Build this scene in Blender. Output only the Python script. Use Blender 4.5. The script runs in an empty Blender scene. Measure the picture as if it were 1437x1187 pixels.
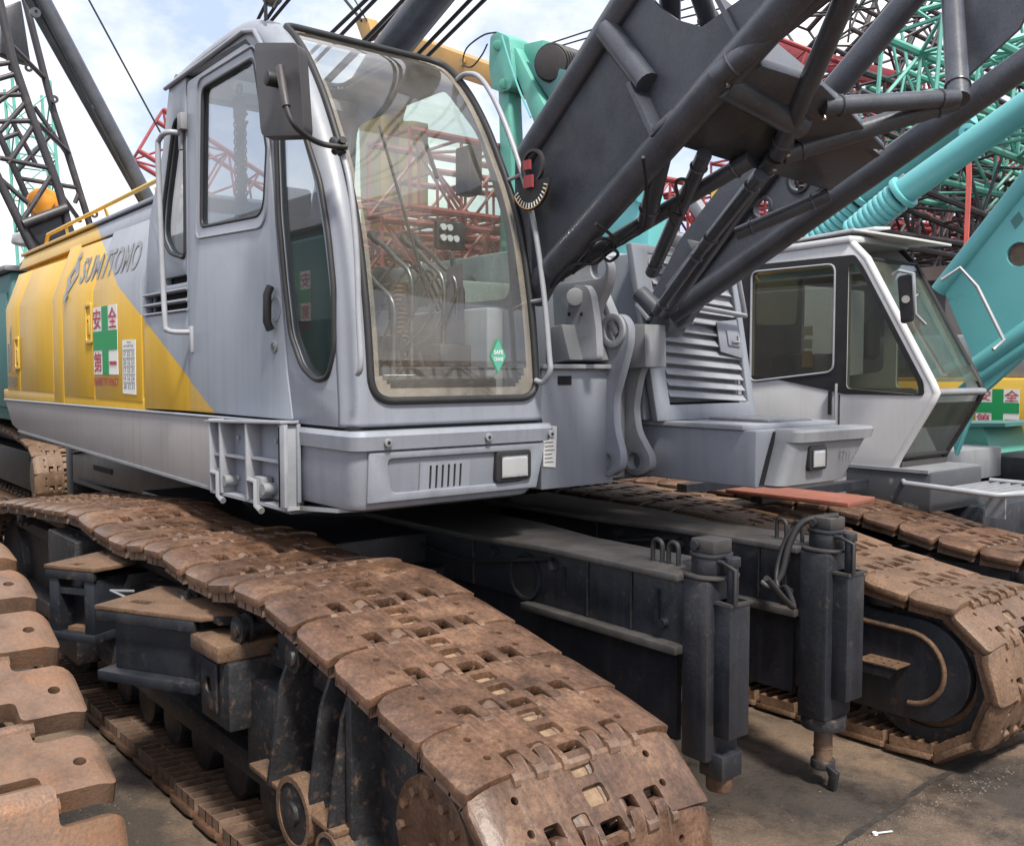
import bpy, bmesh, math, random
from mathutils import Vector, Matrix, noise
from mathutils.geometry import tessellate_polygon
random.seed(7)
S = bpy.context.scene
COL = S.collection
# ---------------------------------------------------------------- camera
FPX, CX, CY = 1350.0, 718.5, 593.5
PITCH = math.atan((CY - 520.0) / FPX)
YAW = math.atan((CX + 375.0) * math.cos(PITCH) / FPX)
FH = Vector((-math.cos(YAW), math.sin(YAW), 0)); RT = Vector((math.sin(YAW), math.cos(YAW), 0)); ZZ = Vector((0, 0, 1))
FW = FH * math.cos(PITCH) - ZZ * math.sin(PITCH)
UP = FH * math.sin(PITCH) + ZZ * math.cos(PITCH)
CAM = Vector((0, 0, 2.15))
cd = bpy.data.cameras.new('camera'); cam = bpy.data.objects.new('camera', cd); COL.objects.link(cam)
cd.sensor_width = 36; cd.lens = FPX / 1437.0 * 36; cd.clip_start = 0.05; cd.clip_end = 2000
M = Matrix((RT, UP, -FW)).transposed().to_4x4(); M.translation = CAM
cam.matrix_world = M
S.camera = cam
# ---------------------------------------------------------------- sky, sun, exposure
SUN_EL, SUN_AZ = math.radians(56), math.radians(-16)      # azimuth measured from +x towards +y
sd = Vector((math.cos(SUN_EL) * math.cos(SUN_AZ), math.cos(SUN_EL) * math.sin(SUN_AZ), math.sin(SUN_EL)))
w = bpy.data.worlds.new('World'); S.world = w; w.use_nodes = True
nt = w.node_tree; N = nt.nodes; L = nt.links; N.clear()
out = N.new('ShaderNodeOutputWorld'); bg = N.new('ShaderNodeBackground')
sky = N.new('ShaderNodeTexSky'); sky.sky_type = 'NISHITA'; sky.sun_disc = False
sky.sun_elevation = SUN_EL; sky.sun_rotation = math.pi / 2 - SUN_AZ
sky.air_density = 1.0; sky.dust_density = 2.0; sky.ozone_density = 1.5
tc = N.new('ShaderNodeTexCoord'); mp = N.new('ShaderNodeMapping'); mp.inputs['Scale'].default_value = (1, 1, 1.7)
mp.inputs['Location'].default_value = (0.62, 1.32, 0.25)
nz = N.new('ShaderNodeTexNoise'); nz.inputs['Scale'].default_value = 2.6; nz.inputs['Detail'].default_value = 9; nz.inputs['Roughness'].default_value = 0.56
rp = N.new('ShaderNodeValToRGB'); rp.color_ramp.elements[0].position = 0.40; rp.color_ramp.elements[1].position = 0.58
nz2 = N.new('ShaderNodeTexNoise'); nz2.inputs['Scale'].default_value = 5.0; nz2.inputs['Detail'].default_value = 6
rp2 = N.new('ShaderNodeValToRGB')
rp2.color_ramp.elements[0].color = (4.2, 4.3, 4.6, 1); rp2.color_ramp.elements[1].color = (7.2, 6.8, 6.6, 1)
rp2.color_ramp.elements[0].position = 0.3; rp2.color_ramp.elements[1].position = 0.7
pale = N.new('ShaderNodeMixRGB'); pale.inputs[0].default_value = 0.8; pale.inputs[2].default_value = (2.5, 2.9, 3.9, 1)
mx = N.new('ShaderNodeMixRGB')
L.new(tc.outputs['Generated'], mp.inputs[0]); L.new(mp.outputs[0], nz.inputs[0]); L.new(mp.outputs[0], nz2.inputs[0])
L.new(nz.outputs[0], rp.inputs[0]); L.new(nz2.outputs[0], rp2.inputs[0])
L.new(sky.outputs[0], pale.inputs[1])
L.new(rp.outputs[0], mx.inputs[0]); L.new(pale.outputs[0], mx.inputs[1]); L.new(rp2.outputs[0], mx.inputs[2])
L.new(mx.outputs[0], bg.inputs[0]); bg.inputs[1].default_value = 0.10; L.new(bg.outputs[0], out.inputs[0])
sl = bpy.data.lights.new('sun', 'SUN'); sl.energy = 2.2; sl.angle = math.radians(9); sl.color = (1.0, 0.94, 0.83)
so = bpy.data.objects.new('sun', sl); COL.objects.link(so)
so.rotation_euler = sd.to_track_quat('Z', 'Y').to_euler()
S.view_settings.view_transform = 'Standard'; S.view_settings.look = 'None'
S.view_settings.exposure = 1.45; S.view_settings.gamma = 1
S.render.engine = 'CYCLES'
S.cycles.use_denoising = True
S.cycles.max_bounces = 8; S.cycles.transparent_max_bounces = 16
S.cycles.caustics_reflective = False; S.cycles.caustics_refractive = False

# ---------------------------------------------------------------- measuring: the point of a known plane seen at a photo pixel
def ray(px, py): return FW + RT * ((px - CX) / FPX) - UP * ((py - CY) / FPX)
def onx(px, py, v): d = ray(px, py); return CAM + d * ((v - CAM.x) / d.x)
def ony(px, py, v): d = ray(px, py); return CAM + d * ((v - CAM.y) / d.y)
def onz(px, py, v): d = ray(px, py); return CAM + d * ((v - CAM.z) / d.z)
def onp(px, py, p, n): d = ray(px, py); return CAM + d * ((p - CAM).dot(n) / d.dot(n))
V = Vector

# ---------------------------------------------------------------- materials
MATS = {}
def mat(name, col, rough=0.5, metal=0.0, var=0.25, vscale=3.0, dirt=None, dirt_amt=0.0, dscale=6.0, bump=0.0, bscale=40.0, spec=0.5, rand=0.0, streak=0.0, coat=0.0, edge=None, streakcol=None, grit=0.0, gscale=90.0):
    m = bpy.data.materials.new(name); m.use_nodes = True; MATS[name] = m
    nt = m.node_tree; N = nt.nodes; L = nt.links
    b = N['Principled BSDF']; b.inputs['Roughness'].default_value = rough; b.inputs['Metallic'].default_value = metal
    b.inputs['Specular IOR Level'].default_value = spec
    if coat: b.inputs['Coat Weight'].default_value = coat; b.inputs['Coat Roughness'].default_value = 0.15
    tc = N.new('ShaderNodeTexCoord'); oi = N.new('ShaderNodeObjectInfo')
    add = N.new('ShaderNodeVectorMath'); add.operation = 'ADD'
    sc = N.new('ShaderNodeMath'); sc.operation = 'MULTIPLY'; sc.inputs[1].default_value = 37.0
    L.new(oi.outputs['Random'], sc.inputs[0]); L.new(tc.outputs['Object'], add.inputs[0]); L.new(sc.outputs[0], add.inputs[1])
    n1 = N.new('ShaderNodeTexNoise'); n1.inputs['Scale'].default_value = vscale; n1.inputs['Detail'].default_value = 8; n1.inputs['Roughness'].default_value = 0.62
    L.new(add.outputs[0], n1.inputs[0])
    r1 = N.new('ShaderNodeValToRGB'); r1.color_ramp.elements[0].position = 0.3; r1.color_ramp.elements[1].position = 0.72
    c = Vector(col[:3]); lo = c * (1 - var); hi = c * (1 + var * 0.6)
    r1.color_ramp.elements[0].color = (*lo, 1); r1.color_ramp.elements[1].color = (*hi, 1)
    L.new(n1.outputs[0], r1.inputs[0]); cur = r1.outputs[0]
    if streak:
        mpg = N.new('ShaderNodeMapping'); mpg.inputs['Scale'].default_value = (9, 9, 0.5)
        L.new(add.outputs[0], mpg.inputs[0])
        n3 = N.new('ShaderNodeTexNoise'); n3.inputs['Scale'].default_value = 1.6; n3.inputs['Detail'].default_value = 5
        L.new(mpg.outputs[0], n3.inputs[0])
        r3 = N.new('ShaderNodeValToRGB'); r3.color_ramp.elements[0].position = 0.5; r3.color_ramp.elements[1].position = 0.78
        r3.color_ramp.elements[0].color = (0, 0, 0, 1); r3.color_ramp.elements[1].color = (streak,) * 3 + (1,)
        L.new(n3.outputs[0], r3.inputs[0])
        m3 = N.new('ShaderNodeMixRGB'); m3.inputs[2].default_value = (*(streakcol or (c * 0.45)), 1)
        L.new(r3.outputs[0], m3.inputs[0]); L.new(cur, m3.inputs[1]); cur = m3.outputs[0]
    if dirt is not None:
        n2 = N.new('ShaderNodeTexNoise'); n2.inputs['Scale'].default_value = dscale; n2.inputs['Detail'].default_value = 10; n2.inputs['Roughness'].default_value = 0.7
        L.new(add.outputs[0], n2.inputs[0])
        r2 = N.new('ShaderNodeValToRGB'); p = 0.72 - 0.35 * dirt_amt
        r2.color_ramp.elements[0].position = p - 0.04; r2.color_ramp.elements[1].position = p + 0.1
        L.new(n2.outputs[0], r2.inputs[0])
        m2 = N.new('ShaderNodeMixRGB'); m2.inputs[2].default_value = (*dirt, 1)
        L.new(r2.outputs[0], m2.inputs[0]); L.new(cur, m2.inputs[1]); cur = m2.outputs[0]
    if grit:
        n4 = N.new('ShaderNodeTexNoise'); n4.inputs['Scale'].default_value = gscale; n4.inputs['Detail'].default_value = 6; n4.inputs['Roughness'].default_value = 0.75
        L.new(add.outputs[0], n4.inputs[0])
        r4 = N.new('ShaderNodeValToRGB'); r4.color_ramp.elements[0].position = 0.36; r4.color_ramp.elements[1].position = 0.64
        r4.color_ramp.elements[0].color = (1 - grit,) * 3 + (1,); r4.color_ramp.elements[1].color = (1 + grit * .7,) * 3 + (1,)
        L.new(n4.outputs[0], r4.inputs[0])
        m4 = N.new('ShaderNodeVectorMath'); m4.operation = 'MULTIPLY'; L.new(cur, m4.inputs[0]); L.new(r4.outputs[0], m4.inputs[1]); cur = m4.outputs[0]
    if rand:
        hs = N.new('ShaderNodeHueSaturation'); mr = N.new('ShaderNodeMapRange')
        mr.inputs['To Min'].default_value = 1 - rand; mr.inputs['To Max'].default_value = 1 + rand
        L.new(oi.outputs['Random'], mr.inputs[0]); L.new(mr.outputs[0], hs.inputs['Value']); L.new(cur, hs.inputs['Color']); cur = hs.outputs[0]
    if edge is not None:
        gm = N.new('ShaderNodeNewGeometry'); re = N.new('ShaderNodeValToRGB')
        re.color_ramp.elements[0].position = 0.54; re.color_ramp.elements[1].position = 0.66
        L.new(gm.outputs['Pointiness'], re.inputs[0])
        mm = N.new('ShaderNodeMath'); mm.operation = 'MULTIPLY'; L.new(re.outputs[0], mm.inputs[0]); L.new(n1.outputs[0], mm.inputs[1])
        me = N.new('ShaderNodeMixRGB'); me.inputs[2].default_value = (*edge, 1)
        L.new(mm.outputs[0], me.inputs[0]); L.new(cur, me.inputs[1]); cur = me.outputs[0]
    L.new(cur, b.inputs['Base Color'])
    rr = N.new('ShaderNodeMapRange'); rr.inputs['To Min'].default_value = max(0.03, rough - 0.12); rr.inputs['To Max'].default_value = min(1, rough + 0.14)
    L.new(n1.outputs[0], rr.inputs[0]); L.new(rr.outputs[0], b.inputs['Roughness'])
    if bump:
        nb = N.new('ShaderNodeTexNoise'); nb.inputs['Scale'].default_value = bscale; nb.inputs['Detail'].default_value = 8
        L.new(add.outputs[0], nb.inputs[0])
        bp = N.new('ShaderNodeBump'); bp.inputs['Strength'].default_value = 1.0; bp.inputs['Distance'].default_value = bump
        L.new(nb.outputs[0], bp.inputs['Height']); L.new(bp.outputs[0], b.inputs['Normal'])
    return m

RUST = (0.16, 0.075, 0.038); DUST = (0.24, 0.17, 0.12)
grey = mat('grey_paint', (0.235, 0.255, 0.30), 0.42, var=0.10, vscale=1.6, dirt=(0.15, 0.135, 0.125), dirt_amt=0.12, dscale=16, streak=0.28, grit=0.06, gscale=120, bump=0.0016, bscale=14)
greyd = mat('grey_paint_worn', (0.22, 0.23, 0.25), 0.5, var=0.14, vscale=3, dirt=(0.17, 0.14, 0.12), dirt_amt=0.25, dscale=9, streak=0.3, bump=0.001, bscale=30)
skirtm = mat('skirt_paint', (0.27, 0.255, 0.26), 0.5, var=0.12, vscale=1.2, streak=0.3, bump=0.001, bscale=10)
black = mat('black_paint', (0.019, 0.022, 0.030), 0.42, var=0.4, vscale=5, dirt=(0.085, 0.062, 0.048), dirt_amt=0.28, dscale=9, bump=0.0014, bscale=40, streak=0.35, streakcol=(0.070, 0.055, 0.046), grit=0.3)
blackrust = mat('black_paint_rusting', (0.020, 0.021, 0.025), 0.5, var=0.5, vscale=6, dirt=(0.115, 0.072, 0.05), dirt_amt=0.40, dscale=22, grit=0.4, bump=0.002, bscale=50)
boomm = mat('boom_paint', (0.070, 0.078, 0.098), 0.34, grit=0.22, var=0.35, vscale=5, dirt=(0.13, 0.125, 0.13), dirt_amt=0.2, dscale=22, bump=0.0008, bscale=30)
rust = mat('rusty_steel', (0.105, 0.055, 0.033), 0.42, var=0.55, vscale=9, dirt=(0.170, 0.096, 0.058), dirt_amt=0.5, dscale=4.0, bump=0.0028, bscale=38, grit=0.42, gscale=60, rand=0.24, edge=(0.24, 0.175, 0.14), spec=0.55)
rustorange = mat('rusty_steel_orange', (0.155, 0.080, 0.045), 0.5, var=0.6, vscale=7, dirt=(0.215, 0.090, 0.032), dirt_amt=0.55, dscale=4, bump=0.0018, bscale=70, grit=0.45, gscale=80, rand=0.1, edge=(0.17, 0.115, 0.085))
rusttan = mat('rusty_steel_tan', (0.165, 0.098, 0.060), 0.58, grit=0.45, var=0.4, vscale=5, dirt=(0.17, 0.10, 0.07), dirt_amt=0.3, dscale=5, bump=0.003, bscale=30, rand=0.12)
mud = mat('dry_mud', (0.25, 0.17, 0.11), 0.9, var=0.4, vscale=30, bump=0.006, bscale=60)
dustm = mat('dusty_top', (0.135, 0.078, 0.046), 0.75, grit=0.4, var=0.35, vscale=8, dirt=(0.08, 0.06, 0.05), dirt_amt=0.35, dscale=6, bump=0.003, bscale=40)
topblack = mat('scuffed_black_top', (0.050, 0.046, 0.045), 0.5, var=0.45, vscale=7, dirt=(0.03, 0.03, 0.033), dirt_amt=0.4, dscale=10, bump=0.001, bscale=40)
rubber = mat('black_rubber', (0.018, 0.018, 0.02), 0.55, var=0.3, vscale=10)
plast = mat('dark_plastic', (0.045, 0.040, 0.042), 0.5, var=0.25, vscale=8, bump=0.001, bscale=120)
void = mat('dark_recess', (0.008, 0.008, 0.010), 0.9, var=0.1)
white = mat('white_paint', (0.52, 0.53, 0.55), 0.4, var=0.07, vscale=2, dirt=(0.35, 0.33, 0.30), dirt_amt=0.12, dscale=4, streak=0.2)
pipe_m = mat('grey_rail_paint', (0.30, 0.315, 0.35), 0.4, var=0.15, vscale=9)
chrome = mat('worn_chrome', (0.55, 0.55, 0.55), 0.25, metal=1.0, var=0.2, vscale=20)
teal = mat('teal_paint', (0.12, 0.40, 0.42), 0.42, var=0.10, vscale=1.5, dirt=(0.07, 0.20, 0.2), dirt_amt=0.15, dscale=3)
tealg = mat('green_teal_paint', (0.10, 0.35, 0.29), 0.5, var=0.15, vscale=2, dirt=(0.10, 0.14, 0.12), dirt_amt=0.2, dscale=3)
teald = mat('dark_teal_paint', (0.055, 0.17, 0.17), 0.5, var=0.2, vscale=2)
redp = mat('red_paint', (0.30, 0.055, 0.062), 0.5, var=0.2, vscale=3, dirt=(0.20, 0.04, 0.04), dirt_amt=0.3, dscale=4)
redp2 = mat('red_orange_paint', (0.25, 0.085, 0.055), 0.6, var=0.2, vscale=3, dirt=(0.26, 0.13, 0.095), dirt_amt=0.4, dscale=8)
yel = mat('yellow_paint', (0.62, 0.40, 0.06), 0.42, var=0.10, vscale=1.5)
ochre = mat('ochre_paint', (0.38, 0.22, 0.06), 0.5, var=0.15, vscale=2, dirt=(0.3, 0.18, 0.07), dirt_amt=0.25)
orange = mat('orange_paint', (0.72, 0.29, 0.03), 0.45, var=0.12, vscale=3)
darkl = mat('dark_lattice_paint', (0.042, 0.040, 0.046), 0.45, var=0.3, vscale=3, dirt=(0.11, 0.08, 0.07), dirt_amt=0.3)
signw = mat('sign_white', (0.74, 0.74, 0.72), 0.45, var=0.04)
signr = mat('sign_red', (0.42, 0.045, 0.075), 0.5, var=0.1, vscale=20)
signg = mat('sign_green', (0.015, 0.27, 0.085), 0.45, var=0.05)
inkd = mat('faded_ink', (0.12, 0.125, 0.14), 0.6, var=0.2, vscale=20)
inkg = mat('grey_lettering', (0.19, 0.20, 0.215), 0.45, var=0.25, vscale=14, dirt=(0.34, 0.33, 0.30), dirt_amt=0.45, dscale=20)
chalk = mat('chalk', (0.34, 0.35, 0.38), 0.9, var=0.4, vscale=60)
pink = mat('faded_pink', (0.50, 0.25, 0.16), 0.6)
redstrap = mat('red_strap', (0.62, 0.12, 0.10), 0.7)
fabric = mat('dark_seat_cloth', (0.05, 0.05, 0.055), 0.85, var=0.2, vscale=20)
bellow = mat('tan_bellows', (0.22, 0.15, 0.11), 0.6, var=0.25, vscale=12)
cream = mat('cream_sheet', (0.50, 0.52, 0.44), 0.6, var=0.1)
stone = mat('dull_grit', (0.12, 0.10, 0.085), 0.9, var=0.4, vscale=9)
oil = mat('oily_dirt', (0.035, 0.030, 0.027), 0.6, var=0.4, vscale=9, bump=0.01, bscale=25)
shedw = mat('pale_metal_sheet', (0.55, 0.56, 0.57), 0.5, var=0.1)

# paint in two colours: yellow behind the diagonal, grey in front of it (a real two-tone livery)
def livery():
    m = bpy.data.materials.new('two_tone_livery'); m.use_nodes = True
    nt = m.node_tree; N = nt.nodes; L = nt.links; b = N['Principled BSDF']; b.inputs['Roughness'].default_value = 0.4
    tc = N.new('ShaderNodeTexCoord'); sp = N.new('ShaderNodeSeparateXYZ'); L.new(tc.outputs['Object'], sp.inputs[0])
    # boundary from (-8.04, 3.13) to (-5.44, 1.88): z + 0.481 x = -0.737
    mu = N.new('ShaderNodeMath'); mu.operation = 'MULTIPLY_ADD'; mu.inputs[1].default_value = 0.481; L.new(sp.outputs['X'], mu.inputs[0]); L.new(sp.outputs['Z'], mu.inputs[2])
    gt = N.new('ShaderNodeMath'); gt.operation = 'GREATER_THAN'; gt.inputs[1].default_value = -0.737; L.new(mu.outputs[0], gt.inputs[0])
    n1 = N.new('ShaderNodeTexNoise'); n1.inputs['Scale'].default_value = 1.3; n1.inputs['Detail'].default_value = 8; L.new(tc.outputs['Object'], n1.inputs[0])
    def ramp(a, c):
        r = N.new('ShaderNodeValToRGB'); r.color_ramp.elements[0].position = .3; r.color_ramp.elements[1].position = .7
        r.color_ramp.elements[0].color = (*a, 1); r.color_ramp.elements[1].color = (*c, 1); L.new(n1.outputs[0], r.inputs[0]); return r
    ry = ramp((0.575, 0.345, 0.036), (0.64, 0.39, 0.042)); rg = ramp((0.235, 0.262, 0.31), (0.27, 0.295, 0.345))
    mx = N.new('ShaderNodeMixRGB'); L.new(gt.outputs[0], mx.inputs[0]); L.new(ry.outputs[0], mx.inputs[1]); L.new(rg.outputs[0], mx.inputs[2])
    mpg = N.new('ShaderNodeMapping'); mpg.inputs['Scale'].default_value = (9, 9, .45); L.new(tc.outputs['Object'], mpg.inputs[0])
    n3 = N.new('ShaderNodeTexNoise'); n3.inputs['Scale'].default_value = 1.5; L.new(mpg.outputs[0], n3.inputs[0])
    r3 = N.new('ShaderNodeValToRGB'); r3.color_ramp.elements[0].position = .5; r3.color_ramp.elements[1].position = .8
    r3.color_ramp.elements[1].color = (.28, .28, .28, 1); L.new(n3.outputs[0], r3.inputs[0])
    hs = N.new('ShaderNodeMixRGB'); hs.blend_type = 'MULTIPLY'; hs.inputs[2].default_value = (.55, .5, .45, 1)
    L.new(r3.outputs[0], hs.inputs[0]); L.new(mx.outputs[0], hs.inputs[1]); L.new(hs.outputs[0], b.inputs['Base Color'])
    nb = N.new('ShaderNodeTexNoise'); nb.inputs['Scale'].default_value = 7; L.new(tc.outputs['Object'], nb.inputs[0])
    bp = N.new('ShaderNodeBump'); bp.inputs['Distance'].default_value = .0018; L.new(nb.outputs[0], bp.inputs['Height']); L.new(bp.outputs[0], b.inputs['Normal'])
    return m
two_tone = livery()

def glass(name, tint, refl, rough=0.02, dust=0.06, dustcol=(0.5, 0.45, 0.38), f0=0.04):
    m = bpy.data.materials.new(name); m.use_nodes = True
    nt = m.node_tree; N = nt.nodes; L = nt.links; N.clear()
    o = N.new('ShaderNodeOutputMaterial'); tr = N.new('ShaderNodeBsdfTransparent'); tr.inputs[0].default_value = (*tint, 1)
    gl = N.new('ShaderNodeBsdfGlossy'); gl.inputs['Roughness'].default_value = rough; gl.inputs['Color'].default_value = (refl, refl, refl, 1)
    lw = N.new('ShaderNodeLayerWeight'); lw.inputs['Blend'].default_value = .5
    pw = N.new('ShaderNodeMath'); pw.operation = 'POWER'; pw.inputs[1].default_value = 4.0; L.new(lw.outputs['Facing'], pw.inputs[0])
    fr = N.new('ShaderNodeMapRange'); r0 = ((f0 - 1) / (f0 + 1)) ** 2; fr.inputs['To Min'].default_value = r0; fr.inputs['To Max'].default_value = 1.0
    L.new(pw.outputs[0], fr.inputs[0])
    m1 = N.new('ShaderNodeMixShader'); L.new(fr.outputs[0], m1.inputs[0]); L.new(tr.outputs[0], m1.inputs[1]); L.new(gl.outputs[0], m1.inputs[2])
    df = N.new('ShaderNodeBsdfDiffuse'); df.inputs[0].default_value = (*dustcol, 1)
    tc = N.new('ShaderNodeTexCoord'); nz = N.new('ShaderNodeTexNoise'); nz.inputs['Scale'].default_value = 2.5; nz.inputs['Detail'].default_value = 9; nz.inputs['Roughness'].default_value = .7
    mpg = N.new('ShaderNodeMapping'); mpg.inputs['Scale'].default_value = (1, 1, .35)
    L.new(tc.outputs['Object'], mpg.inputs[0]); L.new(mpg.outputs[0], nz.inputs[0])
    rp = N.new('ShaderNodeValToRGB'); rp.color_ramp.elements[0].position = .35; rp.color_ramp.elements[1].position = .8
    rp.color_ramp.elements[0].color = (dust * .4,) * 3 + (1,); rp.color_ramp.elements[1].color = (dust * 2.2,) * 3 + (1,)
    L.new(nz.outputs[0], rp.inputs[0])
    m2 = N.new('ShaderNodeMixShader'); L.new(rp.outputs[0], m2.inputs[0]); L.new(m1.outputs[0], m2.inputs[1]); L.new(df.outputs[0], m2.inputs[2])
    L.new(m2.outputs[0], o.inputs[0]); return m
gl_front = glass('windscreen_glass', (0.88, 0.93, 0.92), 1.0, f0=1.65, dust=0.075)
gl_side = glass('tinted_window_glass', (0.62, 0.66, 0.68), 0.95, f0=1.95, dust=0.02)
gl_door = glass('door_window_glass', (0.62, 0.66, 0.68), 0.95, f0=1.6, dust=0.015)
gl_pale = glass('dusty_green_glass', (0.80, 0.88, 0.83), 0.9, f0=1.7, dust=0.05)
gl_dirt = glass('dust_on_glass', (1, 1, 1), 0.3, f0=1.2, dust=0.28)
lensm = bpy.data.materials.new('lamp_lens'); lensm.use_nodes = True
_b = lensm.node_tree.nodes['Principled BSDF']; _b.inputs['Base Color'].default_value = (.52, .54, .56, 1); _b.inputs['Roughness'].default_value = .18; _b.inputs['Metallic'].default_value = .45
_w = lensm.node_tree.nodes.new('ShaderNodeTexWave'); _w.inputs['Scale'].default_value = 26; _tc = lensm.node_tree.nodes.new('ShaderNodeTexCoord')
_bp = lensm.node_tree.nodes.new('ShaderNodeBump'); _bp.inputs['Distance'].default_value = .03
lensm.node_tree.links.new(_tc.outputs['Object'], _w.inputs[0]); lensm.node_tree.links.new(_w.outputs[0], _bp.inputs['Height']); lensm.node_tree.links.new(_bp.outputs[0], _b.inputs['Normal'])

# ---------------------------------------------------------------- shapes: each returns (verts, faces)
def box(x0, x1, y0, y1, z0, z1):
    v = [V((x, y, z)) for z in (z0, z1) for y in (y0, y1) for x in (x0, x1)]
    return v, [(0, 2, 3, 1), (4, 5, 7, 6), (0, 1, 5, 4), (2, 6, 7, 3), (0, 4, 6, 2), (1, 3, 7, 5)]
def obox(c, ax, ay, az):        # centre and three half axes
    c = V(c); ax, ay, az = V(ax), V(ay), V(az)
    v = [c + ax * i + ay * j + az * k for k in (-1, 1) for j in (-1, 1) for i in (-1, 1)]
    return v, [(0, 2, 3, 1), (4, 5, 7, 6), (0, 1, 5, 4), (2, 6, 7, 3), (0, 4, 6, 2), (1, 3, 7, 5)]
def bar(p, q, wd, ht, upv=(0, 0, 1)):
    p, q = V(p), V(q); d = (q - p); s = d.cross(V(upv))
    if s.length < 1e-5: s = d.cross(V((0, 1, 0)))
    s.normalize(); t = s.cross(d).normalized()
    return obox((p + q) / 2, d / 2, s * wd / 2, t * ht / 2)
def tube(pts, r, n=10, r1=None, closed=False):
    pts = [V(p) for p in pts]; m = len(pts); vs = []; fs = []
    tang = []
    for i in range(m):
        a = pts[i - 1] if (i > 0 or closed) else pts[i]; b = pts[(i + 1) % m] if (i < m - 1 or closed) else pts[i]
        tang.append((b - a).normalized())
    ref = V((0, 0, 1)) if abs(tang[0].z) < .9 else V((1, 0, 0))
    u = tang[0].cross(ref).normalized()
    for i in range(m):
        t = tang[i]; u = (u - t * u.dot(t)).normalized(); wv = t.cross(u)
        rr = r if r1 is None else r + (r1 - r) * i / max(1, m - 1)
        for k in range(n):
            a = 2 * math.pi * k / n
            vs.append(pts[i] + (u * math.cos(a) + wv * math.sin(a)) * rr)
    for i in range(m if closed else m - 1):
        j = (i + 1) % m
        for k in range(n):
            l = (k + 1) % n
            fs.append((i * n + k, i * n + l, j * n + l, j * n + k))
    if not closed:
        fs.append(tuple(range(n))[::-1]); fs.append(tuple(range((m - 1) * n, m * n)))
    return vs, fs
def cyl(p, q, r, n=16, r1=None): return tube([p, q], r, n, r1)
def spline(pts, k=6):
    pts = [V(p) for p in pts]; o = []
    for i in range(len(pts) - 1):
        p0 = pts[max(0, i - 1)]; p1 = pts[i]; p2 = pts[i + 1]; p3 = pts[min(len(pts) - 1, i + 2)]
        for s in range(k):
            t = s / k
            o.append(.5 * ((2 * p1) + (p2 - p0) * t + (2 * p0 - 5 * p1 + 4 * p2 - p3) * t * t + (3 * p1 - p0 - 3 * p2 + p3) * t ** 3))
    o.append(pts[-1]); return o
def plate(outer, holes, T):      # flat polygon with holes, thickened by the vector T
    loops = [list(map(V, outer))] + [list(map(V, h)) for h in holes]; T = V(T)
    tris = tessellate_polygon(loops); flat = [p for l in loops for p in l]; n = len(flat)
    vs = flat + [p + T for p in flat]; fs = [tuple(t) for t in tris] + [tuple(i + n for i in t)[::-1] for t in tris]
    o = 0
    for l in loops:
        k = len(l)
        for i in range(k): fs.append((o + i, o + (i + 1) % k, o + (i + 1) % k + n, o + i + n))
        o += k
    return vs, fs
def ring(c, ax, r0, r1, T, n=24): # flat ring round axis ax
    c, ax = V(c), V(ax).normalized(); u = ax.orthogonal().normalized(); q = ax.cross(u)
    a = [c + (u * math.cos(2 * math.pi * i / n) + q * math.sin(2 * math.pi * i / n)) * r1 for i in range(n)]
    b = [c + (u * math.cos(2 * math.pi * i / n) + q * math.sin(2 * math.pi * i / n)) * r0 for i in range(n)]
    vs = a + b + [p + ax * T for p in a] + [p + ax * T for p in b]; fs = []
    for i in range(n):
        j = (i + 1) % n
        fs += [(i, j, n + j, n + i), (2 * n + i, 3 * n + i, 3 * n + j, 2 * n + j), (i, 2 * n + i, 2 * n + j, j), (n + i, n + j, 3 * n + j, 3 * n + i)]
    return vs, fs
def rpoly(pts, r, n=5):          # round the corners of a planar polygon
    pts = [V(p) for p in pts]; o = []; m = len(pts)
    for i in range(m):
        a, p, b = pts[i - 1], pts[i], pts[(i + 1) % m]
        rr = r[i] if isinstance(r, (list, tuple)) else r
        da, db = (a - p), (b - p); k = min(rr, da.length * .48, db.length * .48)
        if k < 1e-5: o.append(p); continue
        s, e = p + da.normalized() * k, p + db.normalized() * k
        for t in range(n + 1):
            t /= n; o.append(s * (1 - t) ** 2 + p * 2 * t * (1 - t) + e * t * t)
    return o
def circ(c, ax, r, n=16):
    c, ax = V(c), V(ax).normalized(); u = ax.orthogonal().normalized(); q = ax.cross(u)
    return [c + (u * math.cos(2 * math.pi * i / n) + q * math.sin(2 * math.pi * i / n)) * r for i in range(n)]

def mesh(name, mats, shapes, bev=0.0, seg=2, sharp=None, recalc=True):
    if not isinstance(mats, (list, tuple)): mats = [mats]
    bm = bmesh.new()
    for sh in shapes:
        vs = [bm.verts.new(p) for p in sh[0]]; mi = sh[2] if len(sh) > 2 else 0
        for f in sh[1]:
            try:
                fc = bm.faces.new([vs[i] for i in f]); fc.material_index = mi
            except ValueError: pass
    if recalc: bmesh.ops.recalc_face_normals(bm, faces=bm.faces)
    if bev:
        es = [e for e in bm.edges if len(e.link_faces) == 2 and e.calc_face_angle(0) > .6]
        bmesh.ops.bevel(bm, geom=es, offset=bev, segments=seg, profile=.5, affect='EDGES', clamp_overlap=True)
    me = bpy.data.meshes.new(name); bm.to_mesh(me); bm.free()
    for m in mats: me.materials.append(m)
    me.polygons.foreach_set('use_smooth', [True] * len(me.polygons))
    me.set_sharp_from_angle(angle=math.radians(sharp or (24 if bev else 48)))
    return me
def link(name, me, parent=None, kind=None, label=None):
    o = bpy.data.objects.new(name, me); COL.objects.link(o)
    if parent is not None:
        o.parent = parent
        if parent.get('_base'): o.matrix_parent_inverse = Matrix.Translation(-V(parent['_base']))
    if kind: o['kind'] = kind
    if label: o['label'] = label
    return o
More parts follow.
